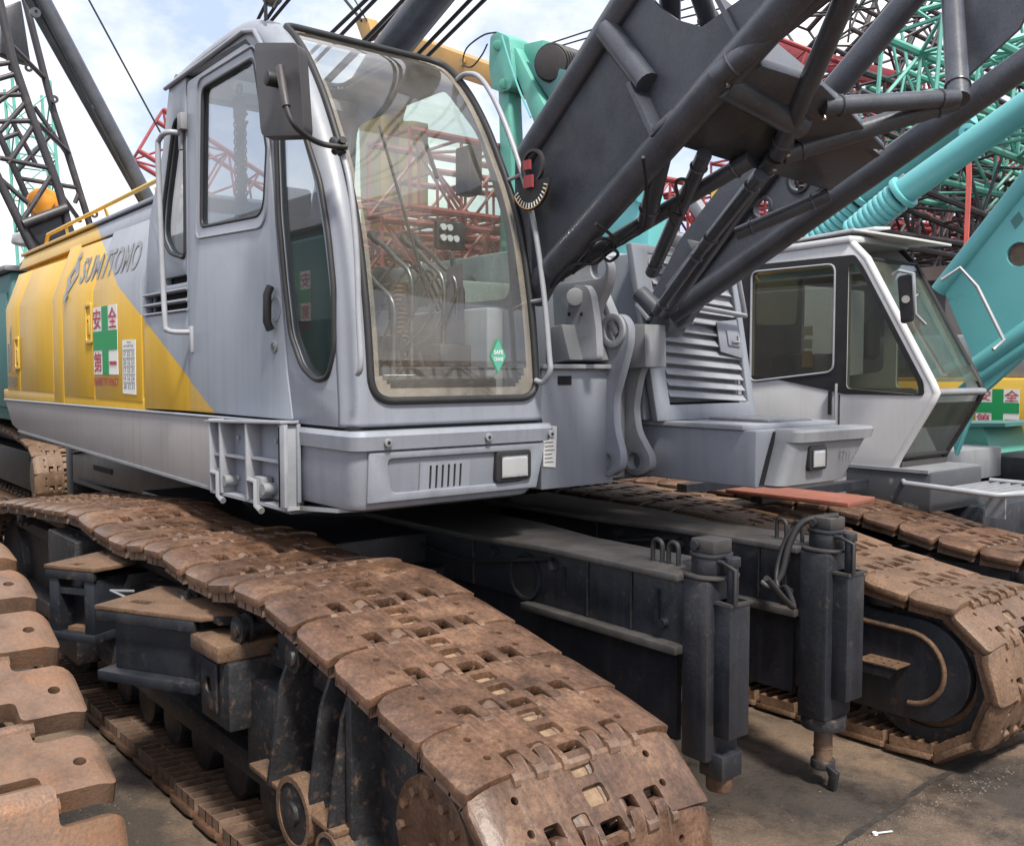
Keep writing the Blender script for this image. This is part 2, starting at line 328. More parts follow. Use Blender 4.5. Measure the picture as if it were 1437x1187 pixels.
def part(name, parent, m, *shapes, bev=0.0, seg=2, kind=None, label=None, sharp=None):
    return link(name, mesh(name, m, shapes, bev, seg, sharp), parent, kind, label)
def thing(name, label, cat, base=(0, 0, 0), group=None):
    o = bpy.data.objects.new(name, None); COL.objects.link(o); o.location = base; o.empty_display_size = .2
    if V(base).length > 0: o['_base'] = tuple(base)
    o['label'] = label; o['category'] = cat
    if group: o['group'] = group
    return o
def assembly(name, parent):      # a part that only gathers its pieces
    o = bpy.data.objects.new(name, None); COL.objects.link(o); o.parent = parent; o.empty_display_size = .2
    if parent.get('_base'): o.matrix_parent_inverse = Matrix.Translation(-V(parent['_base']))
    return o
def tagged(o, label, cat, group=None):
    o['label'] = label; o['category'] = cat
    if group: o['group'] = group
    return o
def text(name, parent, body, m, o, ux, uz, depth=.0015, bold=0.0, shear=0.0):
    """flat lettering stretched to the rectangle with corner o, width vector ux and height vector uz"""
    c = bpy.data.curves.new('t', 'FONT'); c.body = body; c.offset = bold; c.resolution_u = 3
    ob = bpy.data.objects.new('t', c); COL.objects.link(ob)
    dg = bpy.context.evaluated_depsgraph_get(); me = bpy.data.meshes.new_from_object(ob.evaluated_get(dg))
    bpy.data.objects.remove(ob); bpy.data.curves.remove(c)
    xs = [v.co.x for v in me.vertices]; ys = [v.co.y for v in me.vertices]
    x0, x1, y0, y1 = min(xs), max(xs), min(ys), max(ys); o, ux, uz = V(o), V(ux), V(uz)
    nn = ux.cross(uz).normalized()
    for v in me.vertices:
        a = (v.co.x - x0) / max(1e-6, x1 - x0); b = (v.co.y - y0) / max(1e-6, y1 - y0)
        if y1 - y0 < .12: b = .5 + (b - .5) * .9
        v.co = o + ux * (a + shear * b) + uz * b + nn * depth
    me.materials.clear(); me.materials.append(m); me.name = name
    return link(name, me, parent)
# ================================================================ SETTING
def ground_mat():
    m = bpy.data.materials.new('yard_concrete'); m.use_nodes = True
    nt = m.node_tree; N = nt.nodes; L = nt.links; b = N['Principled BSDF']
    tc = N.new('ShaderNodeTexCoord')
    def nz(s, d=8, r=.6):
        n = N.new('ShaderNodeTexNoise'); n.inputs['Scale'].default_value = s; n.inputs['Detail'].default_value = d; n.inputs['Roughness'].default_value = r
        L.new(tc.outputs['Object'], n.inputs[0]); return n
    def rmp(src, p0, p1, c0, c1):
        r = N.new('ShaderNodeValToRGB'); r.color_ramp.elements[0].position = p0; r.color_ramp.elements[1].position = p1
        r.color_ramp.elements[0].color = (*c0, 1); r.color_ramp.elements[1].color = (*c1, 1); L.new(src, r.inputs[0]); return r
    a = rmp(nz(1.1).outputs[0], .3, .7, (.098, .067, .047), (.205, .142, .098))
    s1 = rmp(nz(.9, 10, .7).outputs[0], .45, .57, (0, 0, 0), (1, 1, 1))
    m1 = N.new('ShaderNodeMixRGB'); m1.inputs[2].default_value = (.045, .037, .032, 1)
    f = N.new('ShaderNodeMath'); f.operation = 'MULTIPLY'; f.inputs[1].default_value = .85; L.new(s1.outputs[0], f.inputs[0])
    L.new(f.outputs[0], m1.inputs[0]); L.new(a.outputs[0], m1.inputs[1])
    s2 = rmp(nz(9, 10, .75).outputs[0], .60, .70, (0, 0, 0), (.6, .6, .6))
    m2 = N.new('ShaderNodeMixRGB'); m2.inputs[2].default_value = (.21, .16, .125, 1)
    L.new(s2.outputs[0], m2.inputs[0]); L.new(m1.outputs[0], m2.inputs[1])
    # darker patches with uneven edges: under the right-hand jack and in front of the far track
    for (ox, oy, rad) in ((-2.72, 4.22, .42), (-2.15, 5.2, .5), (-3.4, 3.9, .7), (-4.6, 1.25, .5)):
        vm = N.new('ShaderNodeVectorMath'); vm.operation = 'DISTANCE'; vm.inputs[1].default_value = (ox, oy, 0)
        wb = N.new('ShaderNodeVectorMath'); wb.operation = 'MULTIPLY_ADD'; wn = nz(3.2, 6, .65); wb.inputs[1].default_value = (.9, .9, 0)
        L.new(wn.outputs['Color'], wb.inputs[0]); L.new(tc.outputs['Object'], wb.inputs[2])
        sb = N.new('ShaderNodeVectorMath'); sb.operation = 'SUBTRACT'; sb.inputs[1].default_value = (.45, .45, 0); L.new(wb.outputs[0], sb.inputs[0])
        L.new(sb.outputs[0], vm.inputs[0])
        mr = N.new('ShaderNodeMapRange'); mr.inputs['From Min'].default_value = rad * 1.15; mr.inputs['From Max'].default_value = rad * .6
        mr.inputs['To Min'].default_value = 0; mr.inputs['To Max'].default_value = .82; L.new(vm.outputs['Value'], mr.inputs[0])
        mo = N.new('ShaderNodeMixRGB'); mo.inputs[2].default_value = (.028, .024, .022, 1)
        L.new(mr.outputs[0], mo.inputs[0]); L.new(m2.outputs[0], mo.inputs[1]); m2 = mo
    gr = rmp(nz(70, 8, .8).outputs[0], .36, .64, (.6, .6, .6), (1.25, 1.25, 1.25))
    m3 = N.new('ShaderNodeVectorMath'); m3.operation = 'MULTIPLY'; L.new(m2.outputs[0], m3.inputs[0]); L.new(gr.outputs[0], m3.inputs[1]); m2 = m3
    L.new(m2.outputs[0], b.inputs['Base Color'])
    r = N.new('ShaderNodeMapRange'); r.inputs['To Min'].default_value = .9; r.inputs['To Max'].default_value = .38
    L.new(s1.outputs[0], r.inputs[0]); L.new(r.outputs[0], b.inputs['Roughness'])
    bp = N.new('ShaderNodeBump'); bp.inputs['Distance'].default_value = .012; L.new(nz(14, 10, .7).outputs[0], bp.inputs['Height']); L.new(bp.outputs[0], b.inputs['Normal'])
    return m
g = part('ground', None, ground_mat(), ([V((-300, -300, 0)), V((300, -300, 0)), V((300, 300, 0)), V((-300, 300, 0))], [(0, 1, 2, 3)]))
g['kind'] = 'structure'

# ================================================================ TRACKS
def bend_shoe(bm, half):
    for v in bm.verts:
        a = abs(v.co.y) - half * .78
        if a > 0: v.co.z -= a * a * 2.6
        if v.co.x < -.155: v.co.z -= (-.155 - v.co.x) ** 2 * 9
def make_shoe():
    h = .44
    F = [(-.237, -.187), (-.127, -.077), (.077, .127), (.187, .237)]
    p = [(-.118, -h), (-.143, -h + .13), (-.143, F[0][0])]
    for i, (a, b) in enumerate(F):
        p += [(-.143, a), (-.196, a), (-.196, b), (-.143, b)]
    p += [(-.143, h - .13), (-.118, h), (.156, h), (.145, h - .18)]
    q = []
    for a, b in reversed(F[2:]): q += [(.140, b + .008), (.046, b + .008), (.046, a - .008), (.140, a - .008)]
    q += [(.140, .046), (.092, .046), (.092, -.046), (.140, -.046)]
    for a, b in reversed(F[:2]): q += [(.140, b + .008), (.046, b + .008), (.046, a - .008), (.140, a - .008)]
    p += q + [(.145, -h + .18), (.156, -h)]
    cl = []
    for s in p:
        if not cl or (V((*s, 0)) - V((*cl[-1], 0))).length > 1e-4: cl.append(s)
    pts = [V((u, v, 0)) for u, v in cl]
    rr = [(.05 if u < 0 else .022) if abs(abs(v) - h) < 1e-4 else .012 for u, v in cl]
    outer = rpoly(pts, rr, 2)
    def rect(u0, u1, v0, v1): return rpoly([V((u0, v0, 0)), V((u1, v0, 0)), V((u1, v1, 0)), V((u0, v1, 0))], .014, 2)
    holes = [rect(-.118, -.056, -.045, .045), rect(-.022, .042, -.045, .045)]
    for sv in (-.29, .275):
        for u in (-.055, .05): holes.append(circ((u, sv, 0), (0, 0, 1), .0135, 10))
    vs, fs = plate(outer, holes, (0, 0, -.034))
    bm = bmesh.new(); bv = [bm.verts.new(x) for x in vs]
    for f in fs:
        try: bm.faces.new([bv[i] for i in f])
        except ValueError: pass
    bmesh.ops.recalc_face_normals(bm, faces=bm.faces)
    for c in (-.425, -.40, -.37, -.34, -.30, .30, .34, .37, .40, .425):
        bmesh.ops.bisect_plane(bm, geom=bm.verts[:] + bm.edges[:] + bm.faces[:], plane_co=(0, c, 0), plane_no=(0, 1, 0))
    for c in (-.158, -.172, -.184):
        bmesh.ops.bisect_plane(bm, geom=bm.verts[:] + bm.edges[:] + bm.faces[:], plane_co=(c, 0, 0), plane_no=(1, 0, 0))
    es = [e for e in bm.edges if len(e.link_faces) == 2 and e.calc_face_angle(0) > .8]
    bmesh.ops.bevel(bm, geom=es, offset=.007, segments=2, profile=.5, affect='EDGES', clamp_overlap=True)
    bend_shoe(bm, h)
    for f in bm.faces: f.material_index = 0
    extra = [cyl((.146, -.245, -.040), (.146, .245, -.040), .021, 10)]
    for a, b in F: extra.append(cyl((-.146, a, -.030), (-.146, b, -.030), .030, 10))
    for a, b in ((-.180, -.133), (-.07, -.05), (.05, .07), (.133, .180), (-.27, -.245), (.245, .27)): extra.append(cyl((.144, a, -.032), (.144, b, -.032), .031, 10))
    # inner side: rim and ribs of the wings, drive lugs in the middle
    for s in (-1, 1):
        lo, hi = sorted((s * .412, s * .15))
        for u in (-.112, -.035, .045, .128): extra.append(box(u - .005, u + .005, lo, hi, -.092, -.033))
        for vv in (.408, .29, .16): extra.append(box(-.112, .128, s * vv - .004, s * vv + .004, -.090, -.033))
        extra.append(cyl((-.09, s * .075, -.05), (.10, s * .075, -.05), .05, 10, .042))
        extra.append(cyl((-.0, s * .155, -.06), (-.0, s * .185, -.06), .03, 6))
    extra.append((*box(-.125, -.05, -.05, .05, -.046, -.026), 1)); extra.append((*box(-.03, .05, -.05, .05, -.046, -.026), 1))
    for sh in extra:
        bv = [bm.verts.new(V((x[0], x[1], x[2] - max(0, abs(x[1]) - h * .78) ** 2 * 2.6))) for x in sh[0]]; mi = sh[2] if len(sh) > 2 else 0
        for f in sh[1]:
            fc = bm.faces.new([bv[i] for i in f]); fc.material_index = mi
    bmesh.ops.recalc_face_normals(bm, faces=bm.faces)
    me = bpy.data.meshes.new('track_shoe'); bm.to_mesh(me); bm.free()
    me.materials.append(rust); me.materials.append(mud)
    me.polygons.foreach_set('use_smooth', [True] * len(me.polygons)); me.set_sharp_from_angle(angle=math.radians(35))
    return me
SHOE = make_shoe()
SHOE_TAN = SHOE.copy(); SHOE_TAN.materials[0] = rusttan
def track_path(xf, xr, r, tops, rr=None):
    """closed path of the outer shoe face in x, z: front arc, bottom, rear arc, top run"""
    rr = rr or r; o = []
    for i in range(25):
        a = math.radians(90 - 180 * i / 24); o.append(V((xf + r * math.cos(a), 0, r + r * math.sin(a))))
    for i in range(1, 20): o.append(V((xf + (xr - xf) * i / 20, 0, 0)))
    for i in range(25):
        a = math.radians(270 - 180 * i / 24); o.append(V((xr + rr * math.cos(a), 0, rr + rr * math.sin(a))))
    o += [V((x, 0, z)) for x, z in spline2(tops)]
    return o
def spline2(t): return [(p.x, p.z) for p in spline([V((x, 0, z)) for x, z in t], 8)][0:]
def lay_shoes(asm, path, y, n=None, shoe=SHOE, start=0.0, keep=None, sc=1.0, tilt=.0):
    pts = path + [path[0]]; d = [0]
    for i in range(1, len(pts)): d.append(d[-1] + (pts[i] - pts[i - 1]).length)
    tot = d[-1]; n = n or round(tot / (.295 * sc)); k = 0
    def at(s):
        s %= tot; lo = 0
        for i in range(1, len(d)):
            if d[i] >= s: return pts[i - 1].lerp(pts[i], (s - d[i - 1]) / max(1e-9, d[i] - d[i - 1]))
        return pts[-1]
    for i in range(n):
        s = start + tot * i / n; a, b = at(s - .1475 * sc), at(s + .1475 * sc); c = (a + b) / 2
        if keep and not keep(c): continue
        t = (b - a).normalized(); v = V((0, 1, 0)); wv = t.cross(v)
        wig = random.uniform(-1, 1) * .014 * (1 if wv.z > .5 else .4) + .015
        t = (t + wv * wig * tilt).normalized(); wv = t.cross(v)
        o = bpy.data.objects.new('track_shoe', shoe); COL.objects.link(o); o.parent = asm
        Mx = Matrix((t * sc, v * sc, wv * sc)).transposed().to_4x4(); Mx.translation = V((c.x, y + random.uniform(-.006, .006), c.z))
        o.matrix_basis = Mx if not asm.parent or not asm.parent.get('_base') else Mx
    return tot

# ================================================================ MAIN CRANE
crane = thing('crawler_crane', 'grey and yellow crawler crane with dark lattice boom, parked closest and facing right', 'crawler crane', (-6.4, 3.9, 0))
lt = assembly('crawler_track', crane)
# the assembly's inverse brings its children back to world coordinates
tops = [(-9.0, 1.02), (-8.4, 1.13), (-7.3, 1.21), (-6.4, 1.275), (-6.0, 1.235), (-5.5, 1.215), (-4.95, 1.265), (-4.55, 1.225), (-4.2, 1.215), (-3.85, 1.255), (-3.55, 1.235), (-3.2, 1.16), (-2.85, 1.085), (-2.45, 1.0)]
lpath = track_path(-2.47, -9.0, .5, tops)
lay_shoes(lt, lpath, 2.06, start=.10, tilt=2.0)
rt_ = assembly('crawler_track', crane)
topr = [(-9.0, 1.02), (-7.6, 1.17), (-6.0, 1.22), (-4.6, 1.20), (-3.9, 1.16), (-3.3, 1.03), (-2.62, .92)]
rpath = track_path(-2.64, -9.0, .47, topr, .5)
lay_shoes(rt_, rpath, 5.42, start=.03, shoe=SHOE_TAN, tilt=2.0)

# ---- left track frame (black, rust worn)
tf = part('track_frame', crane, blackrust,
          box(-8.8, -3.0, 1.86, 2.34, .33, .93), bev=.012)
part('frame_rail', tf, blackrust, box(-8.8, -3.0, 1.74, 1.86, .33, .44), bev=.008, label='long dusty lower rail of the track frame')
part('frame_rail', tf, blackrust, box(-8.8, -3.05, 1.80, 1.861, .86, .945), bev=.008)
part('guard_plate', tf, blackrust, plate([(-8.8, 1.70, 1.11), (-3.75, 1.70, 1.13), (-3.05, 1.70, 1.0), (-3.05, 1.76, .96), (-3.75, 1.76, 1.05), (-8.8, 1.76, 1.03)], [], (0, .02, 0)))
for x in (-3.02, -3.18, -3.52, -5.55, -6.9):
    part('gusset', tf, blackrust, plate([(x, 1.60, .50), (x, 1.86, .40), (x, 1.86, 1.0), (x, 1.70, 1.0), (x, 1.66, .90)], [], (-.022, 0, 0)), bev=.003)
part('shelf_plate', tf, dustm, plate([(-2.98, 1.60, .515), (-3.75, 1.62, .515), (-3.75, 1.86, .515), (-2.98, 1.86, .515)], [], (0, 0, -.022)), bev=.003)
part('front_plate', tf, blackrust, box(-3.0, -2.72, 1.78, 2.30, .30, .86), bev=.01)
part('end_plate', tf, blackrust, plate([(-3.0, 1.66, .30), (-2.96, 1.66, .30), (-2.96, 1.66, .99), (-3.0, 1.66, .99)], [], (0, .4, 0)), bev=.004)
for x, z, r in ((-3.30, .47, .135), (-3.02, .40, .095)):
    b_ = part('idler_bracket', tf, blackrust, cyl((x, 1.60, z), (x, 1.80, z), r, 24), bev=.006)
    part('bracket_rim', b_, dustm, ring((x, 1.595, z), (0, 1, 0), r * .86, r * 1.04, .07, 24))
    part('pin_head', b_, blackrust, cyl((x, 1.585, z), (x, 1.64, z), r * .33, 12))
hub = part('track_hub', tf, rust, cyl((-2.52, 1.70, .63), (-2.52, 1.95, .63), .215, 32), bev=.012, label='rust-covered round hub with a ring of bolts')
part('hub_collar', tf, blackrust, cyl((-2.50, 1.78, .60), (-2.50, 2.34, .56), .27, 32), bev=.01)
for i in range(12):
    a = 2 * math.pi * i / 12
    c = (-2.52 + .165 * math.cos(a), 1.70, .63 + .165 * math.sin(a))
    part('bolt', hub, rustorange, cyl((c[0], 1.682, c[2]), (c[0], 1.702, c[2]), .017, 6))
part('hub_key', hub, rustorange, bar((-2.50, 1.692, .64), (-2.42, 1.692, .50), .02, .014, (0, 1, 0)))
wheel = part('drive_wheel', crane, blackrust, cyl((-2.47, 1.95, .5), (-2.47, 2.20, .5), .39, 40), bev=.02)
part('drive_wheel', crane, blackrust, cyl((-9.0, 1.8, .5), (-9.0, 2.3, .5), .38, 32), bev=.02)
for x in (-3.42, -3.95, -4.6, -5.9, -6.6, -8.0):
    rl = part('carrier_roller', crane, blackrust, cyl((x, 1.645, 1.03), (x, 2.1, 1.03), .036, 14), bev=.004)
    part('roller_flange', rl, blackrust, ring((x, 1.66, 1.03), (0, 1, 0), .025, .062, .014)); part('roller_flange', rl, blackrust, ring((x, 1.70, 1.03), (0, 1, 0), .02, .066, .014))
    part('roller_arm', rl, blackrust, bar((x - .03, 1.74, 1.02), (x - .36, 1.80, .98), .05, .10))
for i in range(13):
    x = -3.5 - i * .42
    part('track_roller', crane, blackrust, cyl((x, 1.80, .25), (x, 2.32, .25), .14, 18), bev=.01)
# ---- step boxes on brackets outside the left frame
def step_box(p1, p2, zb, depth, ov, label, open_front):
    u = (p2 - p1); wd = u.length; u.normalize(); n = V((-u.y, u.x, 0)); z1 = p1.z; c = (p1 + p2) / 2; up = V((0, 0, 1))
    def blk(a0, a1, d0, d1, za, zz): return obox(p1 + u * ((a0 + a1) / 2) + n * ((d0 + d1) / 2) + up * ((za + zz) / 2 - z1), u * (a1 - a0) / 2, n * (d1 - d0) / 2, up * (zz - za) / 2)
    st = part('step_box', crane, black, blk(.04, wd - .02, .05 if not open_front else .10, depth, zb + .05, z1 - .07), bev=.006, label=label)
    def q(a, d): return p1 + u * a + n * d
    hole = [q(wd * .38, .03), q(wd * .58, .03), q(wd * .58, .09), q(wd * .38, .09)] if open_front else [q(.08, .09), q(.2, .09), q(.2, .15), q(.08, .15)]
    part('step_top', st, dustm, plate([q(-.02, -.015), q(wd + ov * .3, -.015), q(wd + ov, .12), q(wd + ov, depth), q(-.02, depth)], [hole], up * -.022), bev=.004)
    part('step_flange', st, black, blk(-.015, wd + .01, -.012, .012, z1 - .075, z1 - .022), bev=.004)
    part('step_foot', st, black, blk(-.015, wd + .01, -.012, depth, zb, zb + .05), bev=.006)
    if open_front:
        for a in (.0, wd - .07): part('step_post', st, black, blk(a, a + .07, .0, depth, zb + .05, z1 - .075), bev=.004)
        part('cross_bar', st, black, blk(.07, wd - .07, .01, .04, z1 - .16, z1 - .125))
        part('dead_leaves', st, dustm, blk(.09, wd - .09, .04, .10, zb + .05, zb + .07))
    else:
        part('step_post', st, blackrust, blk(wd - .02, wd + .02, .03, depth, zb + .05, z1 - .03))
    return st
step_box(onz(140, 848, 1.05), onz(272, 864, 1.05), .69, .42, .16, 'long black step box with rusty top', False)
part('frame_block', tf, blackrust, box(-4.22, -3.90, 1.60, 1.86, .60, .90), bev=.01)
part('frame_block', tf, dustm, box(-4.24, -3.92, 1.56, 1.86, .90, .975), bev=.012)
part('bolt_plate', tf, blackrust, plate([(-4.17, 1.594, .66), (-4.0, 1.594, .66), (-4.0, 1.594, .88), (-4.17, 1.594, .88)], [circ((-4.085, 1.594, .77), (0, 1, 0), .035)], (0, -.012, 0)), bev=.003)
part('frame_block', tf, blackrust, box(-3.95, -3.62, 1.70, 1.90, .42, .82), bev=.01)
step_box(onz(68, 791, 1.08), onz(131, 797, 1.08), .66, .42, .06, 'small black open-fronted step box', True)
part('frame_post', tf, blackrust, box(-7.0, -6.35, 1.62, 1.86, .3, 1.08), bev=.01)
part('wire_hook', tf, greyd, tube([(-5.2, 1.62, .98), (-5.2, 1.5, 1.0), (-4.96, 1.5, 1.01), (-4.94, 1.5, .97)], .007, 6))
part('frame_plate', tf, blackrust, plate([(-4.95, 1.64, 1.05), (-4.1, 1.64, 1.05), (-4.1, 1.86, 1.02), (-4.95, 1.86, 1.02)], [], (0, 0, -.03)))

# ---- carbody, beams and jacks
cb = part('carbody', crane, black, box(-8.1, -4.9, 2.6, 5.2, .42, 1.16), bev=.02)
part('slewing_ring', cb, blackrust, cyl((-6.5, 3.9, 1.15), (-6.5, 3.9, 1.44), 1.02, 48), bev=.01)
for x0, x1 in ((-5.6, -4.7), (-8.2, -7.3)): part('cross_beam', cb, black, box(x0, x1, 2.3, 5.1, .45, .98), bev=.02)
def support_beam(yn, yf, xe):
    b = part('support_beam', crane, black, box(-5.4, xe, yn + .06, yf - .06, .92, 1.215), bev=.006)
    part('top_flange', b, topblack, plate([(-5.4, yn - .10, 1.215), (-4.3, yn - .08, 1.215), (-3.75, yn, 1.215), (xe - .02, yn, 1.215), (xe - .02, yf, 1.215), (-3.75, yf, 1.215), (-4.3, yf + .1, 1.215), (-5.4, yf + .12, 1.215)], [], (0, 0, .03)), bev=.004)
    part('lower_flange', b, topblack, box(-3.9, xe - .02, yn - .01, yf + .01, .885, .922), bev=.004)
    part('lower_web', b, black, box(-5.2, xe - .4, yn + .14, yf - .14, .42, .89), bev=.006)
    part('brace_plate', b, black, plate([(xe - .42, yn + .1, .45), (xe - .1, yn + .1, .45), (xe - .1, yn + .1, .89), (xe - .75, yn + .1, .89)], [], (0, .03, 0)))
    part('web_port', b, void, cyl((-3.93, yn + .055, 1.05), (-3.93, yn + .07, 1.05), .115, 28))
    part('port_rim', b, black, ring((-3.93, yn + .04, 1.05), (0, 1, 0), .112, .128, .03, 28))
    for x in (-3.62, -2.98): part('weld_rib', b, black, bar((x, yn + .05, 1.00), (x, yn + .05, 1.15), .018, .018))
    part('plug', b, black, cyl((-2.94, yn + .03, 1.0), (-2.94, yn + .07, 1.0), .022, 10))
    for i, xx in enumerate((-3.12, -3.02)):
        u = [V((xx, yn + .17, 1.24)), V((xx, yn + .17, 1.32))] + [V((xx + .03 - .03 * math.cos(t), yn + .17 + .0, 1.32 + .03 * math.sin(t))) for t in (.5, 1.05, 1.57, 2.1, 2.6)] + [V((xx + .06, yn + .17, 1.32)), V((xx + .06, yn + .17, 1.24))]
        part('lifting_loop', b, rubber, tube(u, .0115, 8))
    return b
def beam_extras(b, yn, xe):
    for x in (-4.4, -3.45, -3.15): part('weld_bead', b, blackrust, tube([(x, yn + .055, .93), (x + .002, yn + .052, 1.08), (x, yn + .055, 1.21)], .007, 6))
    part('weld_bead', b, topblack, tube([(-5.2, yn + .055, 1.21), (-4.0, yn + .052, 1.212), (xe, yn + .055, 1.21)], .007, 6))
    part('hose', b, rubber, tube(spline([(-5.0, yn + .02, 1.10), (-4.5, yn + .03, 1.06), (-4.05, yn + .03, 1.12), (-3.7, yn + .035, 1.18)]), .012, 6))
    for x in (-4.2, -3.7): part('hose_clip', b, blackrust, box(x, x + .03, yn + .01, yn + .06, 1.13, 1.17))
b1 = support_beam(3.22, 3.62, -2.80)
b2 = support_beam(4.20, 4.58, -2.86)
beam_extras(b1, 3.22, -2.8); beam_extras(b2, 4.20, -2.86)
def jack(parent, x0, x1, y0, y1, zb, rod):
    j = part('jack_column', parent, black, box(x0, x1, y0, y1, zb + .04, 1.235), bev=.02)
    xm, ym = (x0 + x1) / 2, (y0 + y1) / 2
    part('jack_guide', j, black, box(x1 - .02, x1 + .085, y0 + .05, y1 - .04, zb + .16, 1.13), bev=.006)
    part('guide_lip', j, topblack, plate([(x1 - .02, y0 + .04, 1.13), (x1 + .095, y0 + .04, 1.13), (x1 + .095, y1 - .03, 1.13), (x1 - .02, y1 - .03, 1.13)], [[(x1 + .0, y0 + .08, 1.13), (x1 + .08, y0 + .06, 1.13), (x1 + .08, y1 - .05, 1.13), (x1 + .0, y1 - .05, 1.13)]], (0, 0, .012)))
    part('jack_flange', j, topblack, cyl((xm, ym, 1.235), (xm, ym, 1.25), .125, 28), bev=.003)
    part('jack_cap', j, black, cyl((xm, ym, 1.25), (xm, ym, 1.325), .088, 28), bev=.008)
    part('jack_cap', j, black, cyl((xm, ym, 1.325), (xm, ym, 1.342), .096, 28), bev=.003)
    part('jack_head', j, topblack, box(xm - .066, xm + .066, ym - .066, ym + .066, 1.34, 1.405), bev=.01)
    part('head_bolt', j, black, cyl((xm - .03, ym - .083, 1.375), (xm - .03, ym - .07, 1.375), .02, 8))
    part('valve', j, black, cyl((x1 + .06, ym - .02, 1.12), (x1 + .06, ym - .02, 1.30), .026, 10), bev=.004)
    part('valve', j, black, cyl((x1 + .06, ym - .02, 1.30), (x1 + .06, ym - .02, 1.34), .036, 10), bev=.004)
    part('valve_pipe', j, rubber, tube([(x1 + .10, ym - .05, 1.14), (x1 + .10, ym - .05, 1.29), (x1 + .03, ym - .05, 1.315), (xm + .08, ym - .05, 1.315)], .011, 8))
    if rod:
        part('jack_sleeve', j, blackrust, cyl((xm, ym, zb - .02), (xm, ym, zb + .045), .115, 24), bev=.006)
        part('jack_rod', j, rust, cyl((xm, ym, .13), (xm, ym, zb), .047, 20))
        part('jack_rod', j, rustorange, ring((xm, ym, .20), (0, 0, 1), .04, .050, .006))
        part('rod_collar', j, blackrust, cyl((xm, ym, .09), (xm, ym, .14), .062, 20), bev=.01)
        part('rod_tip', j, blackrust, plate([(xm + .03, ym - .04, .13), (xm + .11, ym - .04, .10), (xm + .09, ym - .04, .0), (xm + .05, ym - .04, .01), (xm + .06, ym - .04, .07)], [], (0, .03, 0)), bev=.004)
    else:
        part('jack_rod', j, rust, cyl((xm + .06, ym, zb - .1), (xm + .06, ym, zb + .06), .06, 16), bev=.01)
        part('jack_sleeve', j, black, box(xm, xm + .13, ym - .07, ym + .07, zb - .03, zb + .08), bev=.006)
    return j
jack(b1, -2.83, -2.68, 3.26, 3.49, .38, False)
jack(b2, -2.88, -2.71, 4.22, 4.46, .33, True)
part('hose', b2, rubber, tube(spline([(-3.02, 4.10, 1.06), (-2.98, 4.12, 1.04), (-2.94, 4.16, 1.10), (-2.92, 4.2, 1.26), (-2.88, 4.25, 1.37), (-2.80, 4.32, 1.40), (-2.74, 4.36, 1.41)]), .018, 8))
part('hose', b2, rubber, tube(spline([(-2.55, 3.5, 1.24), (-2.62, 3.8, 1.05), (-2.85, 4.08, 1.06), (-2.93, 4.12, 1.04), (-2.97, 4.17, 1.14), (-2.94, 4.22, 1.30), (-2.86, 4.28, 1.385)]), .014, 8))
part('hose', b1, rubber, tube(spline([(-2.72, 3.36, 1.32), (-2.85, 3.40, 1.36), (-2.95, 3.48, 1.33), (-3.0, 3.6, 1.25)]), .018, 8))
text('chalk_mark', b2, 'CCCR5:', chalk, onp(1072, 889, V((0, 4.334, 0)), V((0, 1, 0))), (.19, 0, .0), (0, 0, .055), depth=.003, shear=.15)
# rear support beams seen beyond the left track
for yn in (3.22, 4.2):
    rb = part('support_beam', crane, black, plate([(-8.0, yn, .95), (-12.6, yn, .80), (-12.6, yn, 1.12), (-10.6, yn, 1.36), (-8.0, yn, 1.38)], [], (0, .38, 0)), bev=.01)
    part('top_flange', rb, topblack, plate([(-12.6, yn - .04, 1.13), (-10.6, yn - .04, 1.37), (-8.0, yn - .04, 1.39), (-8.0, yn + .42, 1.39), (-10.6, yn + .42, 1.37), (-12.6, yn + .42, 1.13)], [], (0, 0, .025)))
    part('lower_flange', rb, topblack, box(-12.4, -8.0, yn - .05, yn + .43, .80, .83))
    part('slot', rb, void, box(-11.7, -11.0, yn - .006, yn + .02, 1.0, 1.06))
    part('jack_column', rb, black, box(-12.9, -12.6, yn, yn + .34, .05, 1.2), bev=.01)

# ---- right track frame, idler and cover
rf = part('track_frame', crane, black, box(-8.8, -3.05, 5.08, 5.6, .2, .85), bev=.012)
cov = part('frame_cover', rf, black, plate([V((x, 5.03, z)) for x, z in [(-2.66 + .295 * math.cos(t), .50 + .285 * math.sin(t)) for t in [math.radians(-90 + 180 * i / 16) for i in range(17)]]] + [V((-4.2, 5.03, .785)), V((-4.2, 5.03, .215))], [], (0, .12, 0)), bev=.012)
rim = [V((-2.70 + .20 * math.cos(t), 5.015, .51 + .20 * math.sin(t))) for t in [math.radians(-90 + 180 * i / 16) for i in range(17)]]
part('cover_rim', cov, dustm, tube(rim + [V((-3.9, 5.015, .74))], .016, 8))
part('small_step', cov, dustm, plate([(-2.94, 4.88, .52), (-2.70, 4.88, .52), (-2.70, 5.03, .52), (-2.94, 5.03, .52)], [circ((-2.90 + .05 * i, 4.92 + .06 * j, .52), (0, 0, 1), .012, 8) for i in range(4) for j in range(2)], (0, 0, .008)))
part('step_bracket', cov, black, plate([(-2.94, 4.885, .52), (-2.70, 4.885, .52), (-2.74, 4.885, .46), (-2.92, 4.885, .46)], [], (0, .008, 0)))
iw = part('idler_wheel', crane, rust, cyl((-2.64, 5.10, .47), (-2.64, 5.42, .47), .40, 44), bev=.03)
part('wheel_rim', iw, blackrust, ring((-2.64, 5.08, .47), (0, 1, 0), .29, .375, .05, 44))
part('drive_wheel', crane, blackrust, cyl((-9.0, 5.2, .5), (-9.0, 5.6, .5), .38, 32), bev=.02)

